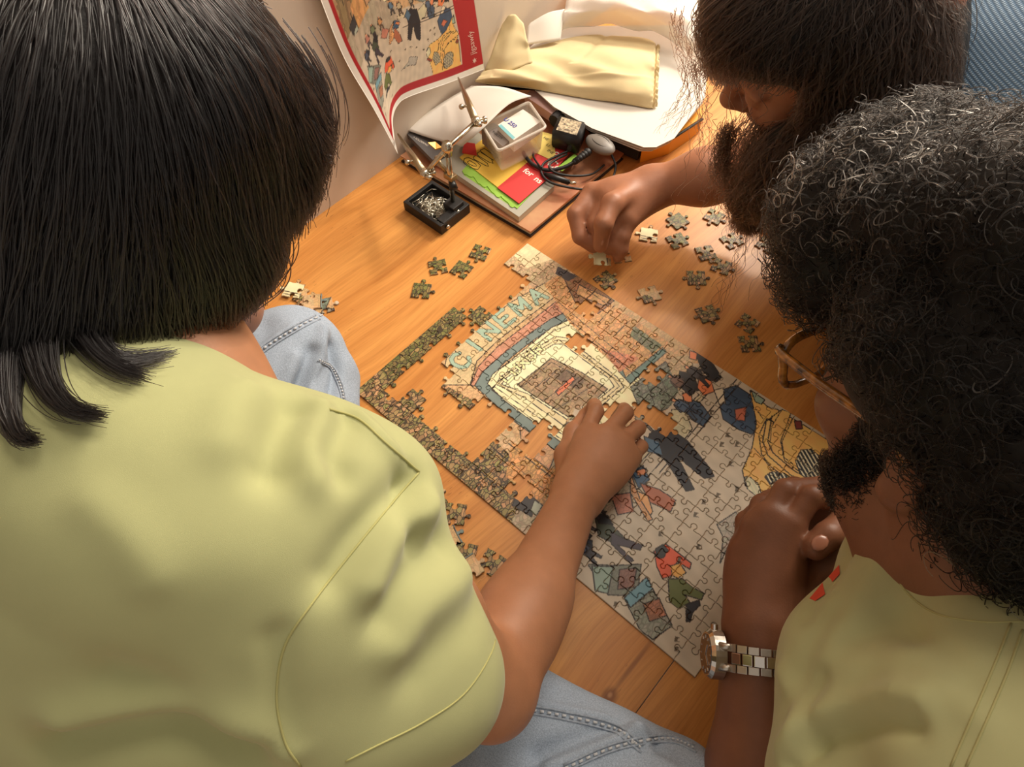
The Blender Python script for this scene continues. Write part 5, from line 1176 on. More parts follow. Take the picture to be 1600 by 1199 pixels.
    R = np.linspace(.00036, .00018, 19)[None] * rng.uniform(.7, 1.3, (len(P), 1))
    hair_obj('hair_strands', P, R, M_HAIR_C, cap_o)
    # loose frizz hanging past the face and the tips
    lk = []
    for (x0, y0, d0, x1, y1, d1, x2, y2, d2, n, sp) in ((1215, 200, .79, 1160, 260, .83, 1175, 325, .87, 420, 22), (1240, 230, .78, 1200, 290, .82, 1210, 340, .86, 360, 24), (1140, 200, .80, 1125, 235, .83, 1130, 290, .86, 160, 10),
                                                        (1085, 80, .82, 1095, 150, .84, 1035, 200, .90, 16, 10), (1090, 100, .82, 1105, 170, .84, 1100, 240, .88, 14, 7), (1440, 60, .82, 1480, 120, .85, 1470, 210, .88, 160, 18), (1060, 20, .8, 1055, 60, .82, 1085, 130, .84, 14, 9)):
        for _ in range(n):
            j = rng.normal(0, sp, 2); j2 = rng.normal(0, sp, 2)
            c = [D(x0 + j[0], y0 + j[1], d0 + rng.uniform(-.01, .02)), D(x1 + j[0] + j2[0] * .4, y1 + j[1], d1 + rng.uniform(-.01, .02)), D(x2 + j[0] * .6 + j2[0], y2 + j2[1], d2 + rng.uniform(-.01, .02))]
            ts = np.linspace(0, 1, 17)[:, None]
            w = rng.normal(0, .0022, (1, 3)) * np.sin(ts * rng.uniform(10, 34) + rng.uniform(0, 6)) * ts ** .5 + rng.normal(0, .0015, (1, 3)) * np.sin(ts * rng.uniform(20, 50))
            lk.append((1 - ts) ** 2 * c[0] + 2 * ts * (1 - ts) * c[1] + ts ** 2 * c[2] + w)
    lk = np.array(lk)
    hair_obj('hair_strands', lk, np.linspace(.0003, .00014, 17)[None] * np.ones((len(lk), 1)), M_HAIR_C, cap_o)
    return o
def knit_mat():
    m = bpy.data.materials.new('blue_knit'); m.use_nodes = True; nt = m.node_tree; L = nt.links.new; b = nt.nodes['Principled BSDF']
    tc = nt.nodes.new('ShaderNodeTexCoord')
    mp = nt.nodes.new('ShaderNodeMapping'); mp.inputs['Rotation'].default_value = (.2, -.3, .5); L(tc.outputs['Object'], mp.inputs['Vector'])
    w1 = nt.nodes.new('ShaderNodeTexWave'); w1.bands_direction = 'Z'; w1.inputs['Scale'].default_value = 95; w1.inputs['Distortion'].default_value = .6; L(mp.outputs[0], w1.inputs['Vector'])
    w2 = nt.nodes.new('ShaderNodeTexWave'); w2.bands_direction = 'X'; w2.inputs['Scale'].default_value = 150; w2.inputs['Distortion'].default_value = .8; L(mp.outputs[0], w2.inputs['Vector'])
    mu = nt.nodes.new('ShaderNodeMath'); mu.operation = 'MULTIPLY'; L(w1.outputs['Fac'], mu.inputs[0]); L(w2.outputs['Fac'], mu.inputs[1])
    mx = nt.nodes.new('ShaderNodeMix'); mx.data_type = 'RGBA'; L(mu.outputs[0], mx.inputs[0]); mx.inputs[6].default_value = lin((84, 110, 138)) + (1,); mx.inputs[7].default_value = lin((168, 188, 206)) + (1,)
    L(mx.outputs[2], b.inputs['Base Color']); b.inputs['Roughness'].default_value = .9
    bp = nt.nodes.new('ShaderNodeBump'); bp.inputs['Strength'].default_value = .6; bp.inputs['Distance'].default_value = .0015; L(mu.outputs[0], bp.inputs['Height']); L(bp.outputs[0], b.inputs['Normal'])
    return m
person_c()


# ================================================================== worn things
M_TORT = mat('tortoiseshell_acetate', (150, 96, 36), rough=.18, noise=.8, nscale=110, noise2=(34, 20, 10), coat=.6)
M_LENS = mat('lens_glass', (250, 250, 250), rough=.02, trans=1.0, spec=.5)
M_STEEL = mat('brushed_steel', (196, 188, 178), rough=.3, metal=1.0, bump=.1, bscale=800, stretch=(1, 12, 1))
M_STEELP = mat('polished_steel', (214, 208, 200), rough=.12, metal=1.0)
M_DIAL = mat('dark_dial', (40, 38, 42), rough=.25, coat=.5)
def glasses(q, A):
    f, l, u = A
    g = empty('eyeglasses', tuple(q(.112, 0, .0)))
    tag(g, 'tortoiseshell eyeglasses worn by the bearded person', 'eyeglasses')
    for sg in (1, -1):
        shp = []
        for k in range(24):
            t = 2 * math.pi * k / 24; cx, cy = math.cos(t), math.sin(t)
            x = .026 * np.sign(cx) * abs(cx) ** .62; y = .021 * np.sign(cy) * abs(cy) ** .62
            shp.append((x * (1 + .12 * (y > 0)), y))
        P = [q(.117 - .006 * abs(.036 * sg + x) / .06, sg * .036 + x * sg, -.002 + y) for x, y in shp]
        mb = MB(); mb.tube(P + [P[0], P[1]], .0034, 6, False); mb.build('rim', M_TORT, g, True)
        c = np.mean(P, 0); n = len(P)
        off = f * .0006
        vs = [p + (c - p) * .03 + off for p in P] + [p + (c - p) * .03 - off for p in P]
        MB().add(vs, [tuple(range(n)), tuple(range(2 * n - 1, n - 1, -1))] + [(i, n + i, n + (i + 1) % n, (i + 1) % n) for i in range(n)]).build('lens', M_LENS, g)
        tp = [q(.112, sg * .066, .014), q(.104, sg * .072, .014), q(.06, sg * .079, .012), q(.01, sg * .084, .010), q(-.012, sg * .085, .0), q(-.022, sg * .084, -.02)]
        mb = MB(); mb.tube(catmull(tp, 4), .0034, 6); t = mb.build('temple', M_TORT, g, True)
        MB().box(q(.109, sg * .0700, .014), (.006, .0022, .0034), A, .0004).build('hinge', M_STEELP, t)
    MB().tube([q(.117, -.011, .008), q(.121, 0, .010), q(.117, .011, .008)], .0024, 6).build('bridge', M_TORT, g, True)
glasses(B_Q, B_A)
def watch():
    E_, Mi, W_ = B_JOINTS
    ax = N(W_ - Mi); c = W_ + (Mi - W_) * .20                        # on the wrist, across the forearm axis
    out0 = N(U(1100, 1030, .130) - c); out0 = N(out0 - ax * (out0 @ ax)); sd = np.cross(ax, out0)
    if (sd @ (CAM_C - c)) < 0: sd = -sd
    R = .0372
    root = empty('wristwatch', tuple(c))
    tag(root, 'steel wristwatch with link bracelet on the clasped hand', 'watch')
    face = c + out0 * (R + .004)
    def disc(name, m, o0, o1, r0, r1, par_, n=28):
        vs = []; 
        for (o, r) in ((o0, r0), (o1, r1)):
            for k in range(n):
                t = 2 * math.pi * k / n; vs.append(face + out0 * o + (ax * math.cos(t) + sd * math.sin(t)) * r)
        return MB().add(vs, [tuple(range(n - 1, -1, -1)), tuple(range(n, 2 * n))] + [(k, (k + 1) % n, n + (k + 1) % n, n + k) for k in range(n)]).build(name, m, par_, False)
    case = disc('case', M_STEEL, -.005, .0045, .0205, .0205, root)
    bz = disc('bezel', M_STEELP, .0045, .0075, .0205, .0180, root)
    dl = disc('dial', M_DIAL, .0072, .0079, .0168, .0166, root)
    for k in range(12):
        t = 2 * math.pi * k / 12; d = ax * math.cos(t) + sd * math.sin(t)
        MB().box(face + out0 * .0081 + d * .0140, (.0026, .0009, .0004), np.stack([d, np.cross(out0, d), out0])).build('hour_marker', M_STEELP, dl)
    for ang, L in ((.6, .009), (2.4, .012)):
        d = ax * math.cos(ang) + sd * math.sin(ang)
        MB().box(face + out0 * .0083 + d * L / 2, (L, .0010, .0004), np.stack([d, np.cross(out0, d), out0])).build('watch_hand', M_STEELP, dl)
    MB().tube([face + ax * .0200, face + ax * .0245], .0030, 12).build('crown', M_STEELP, root)
    for s in (1, -1):                                                # lugs
        for w in (-.0085, .0085):
            MB().tube([face + sd * s * .016 + ax * w, face + sd * s * .0235 + ax * w - out0 * .006], [.0034, .0026], 8).build('lug', M_STEEL, root, True)
    # bracelet: three-piece links around the wrist
    for s in (1, -1):
        for k in range(9):
            ang = .60 + k * .235
            rr = R + .0026; d = out0 * math.cos(ang) + sd * s * math.sin(ang); tg = sd * s * math.cos(ang) - out0 * math.sin(ang)
            pos = c + d * rr
            w = .0225 - .0005 * k
            F3 = np.stack([tg, ax, d])
            lk = MB().box(pos + ax * (w * .36), (.0086, w * .28, .0032), F3, .0006).build('bracelet_link', M_STEEL, root)
            MB().box(pos - ax * (w * .36), (.0086, w * .28, .0032), F3, .0006).build('bracelet_link', M_STEEL, root)
            MB().box(pos + tg * .0045, (.0086, w * .40, .0030), F3, .0006).build('bracelet_link', M_STEELP, root)
watch()


# ================================================================== helping-hand stand with tray
M_IRON = mat('black_cast_iron', (26, 25, 26), rough=.55, noise=.2, nscale=80, bump=.3, bscale=300)
M_CHROME = mat('nickel_plate', (206, 196, 176), rough=.22, metal=1.0)
M_BRASS = mat('dull_nickel', (176, 160, 132), rough=.32, metal=1.0)
M_KNOBBLK = mat('black_knob', (18, 18, 18), rough=.4)
def stand():
    g = empty('helping_hand_stand', (-.148, .300, 0))
    tag(g, 'black soldering helping-hand stand with nickel arms holding the picture sheet', 'stand')
    x0, x1, y0, y1, h = -.188, -.108, .268, .330, .018
    bm = bmesh.new()
    # tray: outer block with a recessed pan
    o = [(x0, y0), (x1, y0), (x1, y1), (x0, y1)]; w = .006
    i = [(x0 + w, y0 + w), (x1 - w, y0 + w), (x1 - w, y1 - w), (x0 + w, y1 - w)]
    V = [bm.verts.new((a, b, z)) for z in (.0004, h) for a, b in o] + [bm.verts.new((a, b, z)) for z in (h, .004) for a, b in i]
    for k in range(4):
        n = (k + 1) % 4
        bm.faces.new((V[k], V[n], V[4 + n], V[4 + k])); bm.faces.new((V[4 + k], V[4 + n], V[8 + n], V[8 + k])); bm.faces.new((V[8 + k], V[8 + n], V[12 + n], V[12 + k]))
    bm.faces.new(V[12:16]); bm.faces.new(V[0:4][::-1])
    bmesh.ops.recalc_face_normals(bm, faces=bm.faces)
    bmesh.ops.bevel(bm, geom=bm.edges[:], offset=.0012, segments=2, affect='EDGES', profile=.6)
    bm_obj('tray', bm, M_IRON, g)
    MB().box((-.124, .312, .0125), (.022, .022, .025), None, .0015).build('post_block', M_IRON, g)
    MB().box((-.116, .290, .0098), (.015, .030, .019), None, .0015).build('post_block', M_IRON, g)
    for p, d in (((-.1135, .308, .016), (1, 0, 0)), ((-.108, .280, .010), (1, 0, 0))):
        p = np.array(p); MB().tube([p, p + np.array(d) * .004], .0032, 10).build('set_screw', M_CHROME, g, True)
    px, py = -.126, .314
    MB().tube([(px, py, .02), (px, py, .118)], .0040, 12).build('post', M_CHROME, g, True)
    top = np.array((px, py, .122))
    MB().ball(top, .0085, 14, 9).build('ball_joint', M_CHROME, g, True)
    MB().tube([top - (0, 0, .012), top + (0, 0, .009)], .0062, 12).build('joint_collar', M_CHROME, g, True)
    # lower clamp with thumb knob and a slanted side rod
    cz = .072
    MB().box((px, py, cz), (.016, .012, .008), None, .001).build('clamp', M_BRASS, g)
    MB().tube([(px + .004, py - .002, cz - .006), (px + .012, py - .007, cz - .012)], [.0050, .0066], 12).build('clamp_knob', M_KNOBBLK, g, True)
    MB().tube([(px - .004, py, cz - .002), (px - .022, py - .004, cz + .026)], .0030, 8).build('side_rod', M_BRASS, g, True)
    MB().add([(px - .020, py - .004, .112), (px - .032, py - .006, .118), (px - .030, py + .006, .113), (px - .018, py + .006, .110), (px - .020, py - .004, .110), (px - .032, py - .006, .116), (px - .030, py + .006, .111), (px - .018, py + .006, .108)],
             [(0, 1, 2, 3), (7, 6, 5, 4), (0, 4, 5, 1), (1, 5, 6, 2), (2, 6, 7, 3), (3, 7, 4, 0)]).build('joint_plate', mat('brass_plate', (176, 136, 70), rough=.35, metal=.8), g)
    # cross bar
    e0 = UX(664, 272, px - .012); e1 = UX(744, 190, px + .0)
    e0 = top + N(e0 - top) * np.linalg.norm(e0 - top); e1 = top + N(e1 - top) * np.linalg.norm(e1 - top)
    MB().tube([e0, top, e1], .0036, 12).build('cross_bar', M_CHROME, g, True)
    # clips
    for end, tip, nm in ((e1, UX(716, 122, -.262), 1), (e0, UX(622, 210, -.245), 2)):
        c = empty('alligator_clip', tuple(end)); c.parent = g; c.matrix_parent_inverse = Matrix.Translation(-Vector(g.location))
        MB().ball(end, .0075, 10, 7).build('swivel', M_CHROME, c, True)
        d = N(tip - end); s = N(np.cross(d, (0, 0, 1))); n2 = np.cross(s, d)
        L = np.linalg.norm(tip - end)
        j0 = end + d * .008
        MB().tube([j0, end + d * (L * .42), tip + n2 * .0006], [.0058, .0050, .0014], 8).build('jaw', M_BRASS, c, True)
        MB().tube([j0 - n2 * .005, end + d * (L * .42) - n2 * .006, tip - n2 * .0006], [.0042, .0042, .0013], 8).build('jaw', M_BRASS, c, True)
        for k, (a, w, r) in enumerate(((.004, .0125, .0034), (-.004, .0120, .0030))):
            q = end + d * a; MB().tube([q - s * .004, q + s * w], [.0022, .0022], 8).ball(q + s * w, r + .0008, 8, 6).build('thumb_screw', M_CHROME, c, True)
        q = end + d * (L * .34); MB().tube([q, q - s * .010], .0018, 8).ball(q - s * .012, .0042, 10, 7).build('thumb_screw', M_CHROME, c, True)
        MB().tube([end - d * .006, end - d * .014 + s * .004], [.0045, .0030], 8).build('wing_nut', M_CHROME, c, True)
    # heap of wire offcuts in the pan
    M_WIRE = mat('tinned_wire', (214, 208, 192), rough=.28, metal=1.0)
    mb = MB()
    for _ in range(260):
        a = rng.uniform(0, math.pi); L = rng.uniform(.010, .030); x = rng.normal(-.150, .013); y = rng.normal(.296, .010); z = .0060 + abs(rng.normal(0, .0045))
        dx, dy = math.cos(a) * L / 2, math.sin(a) * L / 2; b = rng.normal(0, .0025, 2); tz = rng.normal(0, .0015)
        cl = lambda p: (min(max(p[0], x0 + .008), x1 - .020), min(max(p[1], y0 + .009), y1 - .008), max(p[2], .0052))
        mb.tube([cl((x - dx, y - dy, z + tz)), cl((x + b[0], y + b[1], z + .001)), cl((x + dx, y + dy, z - tz))], .0006, 5)
    w = mb.build('wire_offcuts', M_WIRE, None, True); tag(w, 'heap of cut silver wire ends in the black tray', 'wire', None, 'stuff')
stand()

# ================================================================== printed picture sheet leaning on the wall
def sheet():
    net = [[(622, 241, -.236), (616, 212, -.246), (614, 185, -.258), (622, 164, -.266), (640, 151, -.268), (700, 130, -.270), (757, 108, -.262)],
           [(585, 172, -.258), (589, 151, -.262), (596, 131, -.266), (610, 115, -.269), (632, 101, -.270), (692, 76, -.270), (749, 53, -.266)],
           [(540, 95, -.270), (549, 76, -.270), (562, 60, -.271), (578, 47, -.272), (602, 34, -.272), (668, 8, -.272), (738, -20, -.270)],
           [(505, 10, -.272), (515, -9, -.272), (529, -25, -.273), (547, -38, -.273), (573, -52, -.274), (645, -84, -.274), (722, -122, -.273)],
           [(480, -62, -.273), (490, -84, -.273), (504, -103, -.273), (522, -120, -.274), (550, -138, -.274), (626, -180, -.274), (706, -224, -.274)]]
    G = np.array([[UX(*c) for c in row] for row in net])                     # 5 x 7 x 3
    NV, NU = 230, 200
    rows = [np.array(catmull(list(G[r]), 40)) for r in range(5)]             # along the bottom edge
    # even out the spacing along each row
    ev = []
    for R_ in rows:
        s = np.r_[0, np.cumsum(np.linalg.norm(np.diff(R_, axis=0), axis=1))]; t = np.linspace(0, s[-1], NU)
        ev.append(np.stack([np.interp(t, s, R_[:, k]) for k in range(3)], 1))
    ev = np.array(ev)
    S = np.zeros((NV, NU, 3))
    for c in range(NU):
        Cc = np.array(catmull(list(ev[:, c]), 60)); s = np.r_[0, np.cumsum(np.linalg.norm(np.diff(Cc, axis=0), axis=1))]; t = np.linspace(0, s[-1], NV)
        for k in range(3): S[:, c, k] = np.interp(t, s, Cc[:, k])
    uu, vv = np.meshgrid(np.linspace(0, 1, NU), np.linspace(0, 1, NV))
    W_, H_ = .235, .345                                                       # metres
    X = uu * W_; Y = vv * H_
    col = np.zeros((NV, NU, 4)); white = lin((238, 232, 222)); red = lin((176, 34, 42))
    col[..., :3] = white
    inr = (X > .010) & (X < W_ - .001) & (Y > .011)
    col[inr, :3] = red
    ax0, ax1, ay0, ay1 = .0155, W_ - .040, .026, H_ + .02
    ina = (X > ax0) & (X < ax1) & (Y > ay0)
    b = (X[ina] - ax0) / (ax1 - ax0) * 13; a = 20 - (Y[ina] - ay0) / (ay1 - ay0) * 19
    cc = art(np.stack([a, b], 1)); cc[:, 3] *= .5
    col[ina] = cc
    idx = np.arange(NV * NU).reshape(NV, NU)
    F = np.stack([idx[:-1, :-1], idx[:-1, 1:], idx[1:, 1:], idx[1:, :-1]], -1).reshape(-1, 4)
    # thin paper: back layer a fraction of a millimetre behind
    V = S.reshape(-1, 3); nm = vnormals(V, F)
    if (nm[:, 0].mean()) < 0: nm = -nm; F = F[:, ::-1]
    n = len(V); Vb = V - nm * .0004
    rim = np.r_[idx[0, :], idx[1:, -1], idx[-1, -2::-1], idx[-2:0:-1, 0]]; r2 = np.roll(rim, -1)
    FF = np.concatenate([F, F[:, ::-1] + n, np.stack([rim, r2, r2 + n, rim + n], 1)])
    back = np.tile(np.array(white + (0,)), (n, 1))
    o = mesh_obj('picture_sheet', np.concatenate([V, Vb]), FF, print_mat('printed_paper', .55), None, True, np.concatenate([col.reshape(-1, 4), back]))
    tag(o, 'curled red-bordered picture sheet of the puzzle leaning on the wall', 'picture sheet')
    # lettering on the red band, reading downwards-up
    fc = bpy.data.curves.new('lettering', 'FONT'); fc.body = 'jigsawfy'; fc.size = 1.0
    tmp = bpy.data.objects.new('lettering_tmp', fc); COL.objects.link(tmp)
    dg = bpy.context.evaluated_depsgraph_get(); me = bpy.data.meshes.new_from_object(tmp.evaluated_get(dg))
    co = np.array([v.co[:] for v in me.vertices]); fs = [tuple(p.vertices) for p in me.polygons]
    bpy.data.objects.remove(tmp)
    sz = .0145
    tx = co[:, 0] * sz; ty = co[:, 1] * sz
    Xp = W_ - .026 + ty; Yp = .110 - tx                                         # baseline runs down the sheet
    Xp = W_ - .013 - ty; Yp = .036 + tx
    ci = np.clip(Xp / W_ * (NU - 1), 0, NU - 1.001); ri = np.clip(Yp / H_ * (NV - 1), 0, NV - 1.001)
    c0 = ci.astype(int); r0 = ri.astype(int); fx = (ci - c0)[:, None]; fy = (ri - r0)[:, None]
    Pp = (S[r0, c0] * (1 - fx) + S[r0, c0 + 1] * fx) * (1 - fy) + (S[r0 + 1, c0] * (1 - fx) + S[r0 + 1, c0 + 1] * fx) * fy
    Nn = nm.reshape(NV, NU, 3)[r0, c0]
    mesh_obj('lettering', Pp + Nn * .0004, fs, mat('pale_ink', (226, 190, 180), rough=.6), o, False)
    fp = [S[int(.024 / H_ * NV), int((W_ - .017) / W_ * NU)] + nm.reshape(NV, NU, 3)[16, 184] * .0005]
    st = []
    c = fp[0]; e1 = N(S[20, 182] - S[16, 182]); e2 = N(S[16, 186] - S[16, 182])
    for k in range(12):
        t = math.pi * k / 6; r = .0052 if k % 2 == 0 else .0022
        st.append(c + (e1 * math.cos(t) + e2 * math.sin(t)) * r)
    MB().add(st + [c], [(k, (k + 1) % 12, 12) for k in range(12)]).build('emblem', MATS['pale_ink'], o)
sheet()

# ================================================================== pile of books, papers and cables by the wall
def text_on(body, size, origin, ex, ey, m, parent, name='lettering', lift=.0004, bold=0.0, outline_only=False):
    fc = bpy.data.curves.new(name, 'FONT'); fc.body = body; fc.size = 1.0; fc.offset = bold
    tmp = bpy.data.objects.new('tmp_text', fc); COL.objects.link(tmp)
    dg = bpy.context.evaluated_depsgraph_get(); me = bpy.data.meshes.new_from_object(tmp.evaluated_get(dg))
    co = np.array([v.co[:] for v in me.vertices]); fs = [tuple(p.vertices) for p in me.polygons]
    bpy.data.objects.remove(tmp)
    ex = N(ex); ey = N(np.array(ey) - ex * (np.array(ey) @ ex)); ez = np.cross(ex, ey)
    V = np.array(origin) + (co[:, :1] * ex + co[:, 1:2] * ey) * size + ez * lift
    return mesh_obj(name, V, fs, m, parent, False)
def quad_slab(name, corners, z0, z1, m, parent=None, bev=0.0008):
    """flat slab over four (px, py) corners seen at height z1"""
    P = [U(a, b, z1) if not isinstance(a, np.ndarray) else a for a, b in corners]
    bm = bmesh.new(); V = [bm.verts.new((p[0], p[1], z)) for z in (z0, z1) for p in P]; n = len(P)
    bm.faces.new(V[:n][::-1]); bm.faces.new(V[n:])
    for k in range(n): bm.faces.new((V[k], V[(k + 1) % n], V[n + (k + 1) % n], V[n + k]))
    bmesh.ops.recalc_face_normals(bm, faces=bm.faces)
    if bev: bmesh.ops.bevel(bm, geom=bm.edges[:], offset=bev, segments=2, affect='EDGES')
    return bm_obj(name, bm, m, parent)
M_RUST = mat('rust_cover', (150, 84, 58), rough=.4, noise=.35, nscale=22, noise2=(196, 150, 110))
M_PAGES = mat('page_edges', (206, 194, 170), rough=.85, noise=.2, nscale=300, stretch=(.02, .02, 6))
M_DKCOVER = mat('dark_cover', (44, 34, 32), rough=.5)
M_PAPER = mat('white_paper', (222, 214, 204), rough=.75, noise=.02, nscale=12)
M_YEL = mat('yellow_envelope', (232, 190, 76), rough=.7, noise=.06, nscale=14)
M_GREEN = mat('green_folder', (150, 196, 74), rough=.7, noise=.08, nscale=30)
M_REDP = mat('red_leaflet_paper', (206, 52, 52), rough=.5, noise=.06, nscale=10)
M_GREYB = mat('grey_booklet_cover', (92, 88, 88), rough=.5)
M_INKB = mat('black_ink', (30, 26, 24), rough=.6)
M_INKW = mat('white_ink', (238, 226, 214), rough=.6)
M_INKBL = mat('blue_ink', (54, 70, 150), rough=.6)
def pile():
    # big hardback at the bottom
    F_ = U(829, 372, 0.0); Lf = np.array((-.270, .3395, 0)); Rr = U(907, 306, .0); dX = Lf - F_; dY = N(Rr - F_) * .225
    g = empty('large_book', tuple(F_)); tag(g, 'large hardback book with rust coloured cover at the bottom of the pile', 'book')
    def rect(z0, z1, ins): 
        ex = N(dX); ey = N(dY); a = F_ + ex * ins + ey * ins; b = F_ + dX - ex * ins + ey * ins; c = F_ + dX + dY - ex * ins - ey * ins; d = F_ + dY + ex * ins - ey * ins
        return [a, b, c, d], z0, z1
    for nm, (P, z0, z1), m in (('back_cover', rect(.0004, .0028, 0), M_DKCOVER), ('page_block', rect(.0028, .0105, .003), M_PAGES), ('front_cover', rect(.0105, .0130, 0), M_RUST)):
        MB().slab([(p[0], p[1]) for p in P], z0, z1).build(nm, m, g)
    # spiral-less notebook
    nb = [U(811, 339, .024), U(866, 290, .024), U(745, 205, .024), U(672, 244, .024)]
    nb = [np.array((min(p[0], .0), p[1], 0)) for p in nb]
    g2 = empty('notebook', tuple(nb[0])); tag(g2, 'pale grey notebook under the coloured papers', 'notebook')
    MB().slab([(p[0], p[1]) for p in nb], .0132, .0225).build('page_block', M_PAGES, g2); MB().slab([(p[0], p[1]) for p in nb], .0225, .0238).build('cover', mat('grey_card', (170, 166, 152), rough=.7), g2)
    # green folder with a wavy torn edge
    ge = []
    for k in range(25):
        t = k / 24; x = 722 + (808 - 722) * t; y = 266 + (326 - 266) * t + 2.2 * math.sin(t * 23) + 1.5 * math.sin(t * 51); ge.append(U(x, y, .0262))
    gb = [U(846, 286, .0262), U(760, 222, .0262)]
    P = ge + gb; o = MB().slab([(p[0], p[1]) for p in P], .0240, .0250).build('green_folder', M_GREEN); tag(o, 'bright green paper folder with a ragged edge on the notebook', 'folder')
    ge2 = [U(724 + (800 - 724) * t, 272 + (322 - 272) * t, .0256) for t in np.linspace(0, 1, 6)] + [U(806, 318, .0256), U(735, 262, .0256)]
    MB().slab([(p[0], p[1]) for p in ge2], .0236, .0239).build('folder_flap', M_GREEN, o)
    ye = [U(718, 246, .0265), U(779, 294, .0265), U(872, 224, .0265), U(806, 176, .0265)]
    o = MB().slab([(p[0], p[1]) for p in ye], .0252, .0266).build('envelope', M_YEL); tag(o, 'yellow envelope with black blackletter lettering', 'envelope')
    ex = U(760, 262, .0266) - U(727, 252, .0266)
    # blackletter: angular outline strokes
    mb = MB()
    def strokes(L, ox, oy, sc):
        for poly in L:
            pts = [U(ox + a * sc, oy + b * sc, .0269) for a, b in poly]
            mb.tube(pts, .0005, 5)
    G1 = [[(0, 10), (2, 2), (10, 0), (26, 8), (34, 16), (28, 24), (14, 20), (4, 14), (0, 10)], [(8, 9), (12, 6), (24, 13), (26, 17), (20, 17), (10, 12), (8, 9)]]
    I1 = [[(14, -4), (20, -8), (42, 8), (44, 14), (38, 12), (16, 0), (14, -4)], [(22, -12), (28, -16), (50, 0), (53, 8), (46, 6), (24, -7), (22, -12)], [(28, -18), (36, -21), (46, -14), (58, -5), (54, 2), (30, -13), (28, -18)]]
    strokes(G1, 724, 246, .8); strokes(I1, 728, 249, .8)
    mb.build('lettering', M_INKB, o, True)
    re = [U(777, 293, .0276), U(811, 318, .0276), U(856, 279, .0276), U(893, 236, .0276), U(862, 215, .0276), U(824, 254, .0276)]
    o = MB().slab([(p[0], p[1]) for p in re], .0267, .0277).build('leaflet', M_REDP); tag(o, 'red leaflet with white lettering under the black cable', 'leaflet')
    for body, px, py, sz in (('for', 816, 268, .015), ('ns', 833, 281, .015), ('Co', 852, 256, .022), ('on', 864, 240, .016)):
        text_on(body, sz, U(px, py, .0277), U(px + 10, py + 6.5, .0277) - U(px, py, .0277), U(px + 8, py - 10, .0277) - U(px, py, .0277), M_INKW, o, bold=.015)
    lg = [U(870, 262, .0285), U(898, 240, .0285), U(905, 247, .0285), U(878, 268, .0285)]
    o = MB().slab([(p[0], p[1]) for p in lg], .0278, .0284).build('paper_strip', M_GREEN); tag(o, 'small green paper strip beneath the cables', 'paper')
    yl = [U(832, 236, .0290), U(862, 250, .0290), U(868, 240, .0290), U(864, 210, .0290), U(846, 205, .0290)]
    o = MB().slab([(p[0], p[1]) for p in yl], .0278, .0286).build('ticket', mat('pale_yellow_ticket', (226, 202, 110), rough=.7)); tag(o, 'pale yellow printed ticket between the plastic box and the adapter', 'ticket')
    for k in range(3): text_on('HE LINE'[k * 2:k * 2 + 3], .008, U(848 + k * 3, 216 + k * 10, .0287), U(858, 222, .0287) - U(848, 216, .0287), U(852, 208, .0287) - U(848, 216, .0287), M_INKB, o)
    gy = [U(630, 203, .0330), U(676, 250, .0330), U(700, 236, .0330), U(664, 192, .0330)]
    o = MB().slab([(p[0], p[1]) for p in gy], .0239, .0330).build('booklet', M_GREYB); tag(o, 'dark grey booklet with a line of white text by the stand', 'booklet')
    text_on('+ SOLDERING', .0052, U(645, 215, .0331), U(668, 229, .0331) - U(645, 215, .0331), U(650, 208, .0331) - U(645, 215, .0331), M_INKW, o)
    rd = [U(722, 237, .0300), U(745, 241, .0300), U(742, 224, .0300), U(726, 222, .0300)]
    o = MB().slab([(p[0], p[1]) for p in rd], .0268, .0298).build('card', M_REDP); tag(o, 'small dark red card beside the metal post', 'card')
    # translucent food box with a small white carton
    zt, zb = .076, .030
    FL, FR, BR = U(779, 236, zt), U(853, 199, zt), U(826, 160, zt); BL = FL + BR - FR
    cx = (FL + FR + BR + BL) / 4
    def rr(s, z, n=6, rad=.16):
        out = []
        e1 = (FR - FL) / 2 * s; e2 = (BL - FL) / 2 * s
        for (sx, sy, a0) in ((1, 1, 0), (-1, 1, 90), (-1, -1, 180), (1, -1, 270)):
            for k in range(n):
                t = math.radians(a0 + 90 * k / (n - 1)); out.append((cx + e1 * (sx * (1 - rad) + rad * math.cos(t)) + e2 * (sy * (1 - rad) + rad * math.sin(t))) * (1, 1, 0) + np.array((0, 0, z)))
        return out
    M_PLA = clear_mat('translucent_plastic', (236, 226, 212), .55)
    g = empty('plastic_box', (cx[0], cx[1], zb)); tag(g, 'translucent plastic food box standing on the papers', 'plastic box')
    rings = [rr(.84, zb), rr(.90, zb + .006), rr(.96, zt - .004), rr(1.0, zt - .004), rr(1.02, zt), rr(.96, zt + .0004), rr(.94, zt - .003), rr(.88, zb + .006), rr(.82, zb + .0016)]
    n = len(rings[0]); vs = [v for r in rings for v in r]; fs = []
    for k in range(len(rings) - 1):
        for i in range(n): fs.append((k * n + i, k * n + (i + 1) % n, (k + 1) * n + (i + 1) % n, (k + 1) * n + i))
    fs += [tuple(range(n - 1, -1, -1)), tuple((len(rings) - 1) * n + i for i in range(n))]
    MB().add(vs, fs).build('body', M_PLA, g, True)
    lip = [p for p in rr(1.015, zt + .0002)]; MB().tube(lip + lip[:2], .0022, 6, False).build('rim', clear_mat('rim_plastic', (240, 232, 220), .8), g, True)
    mc = [U(778, 195, .072), U(803, 219, .072), U(845, 190, .072), U(817, 171, .072)]
    o = MB().slab([(p[0], p[1]) for p in mc], .050, .0722).build('carton', M_PAPER); tag(o, 'small white carton with blue print inside the plastic box', 'carton')
    st = [U(779, 197, .0723), U(801, 218, .0723), U(805, 215, .0723), U(783, 194, .0723)]
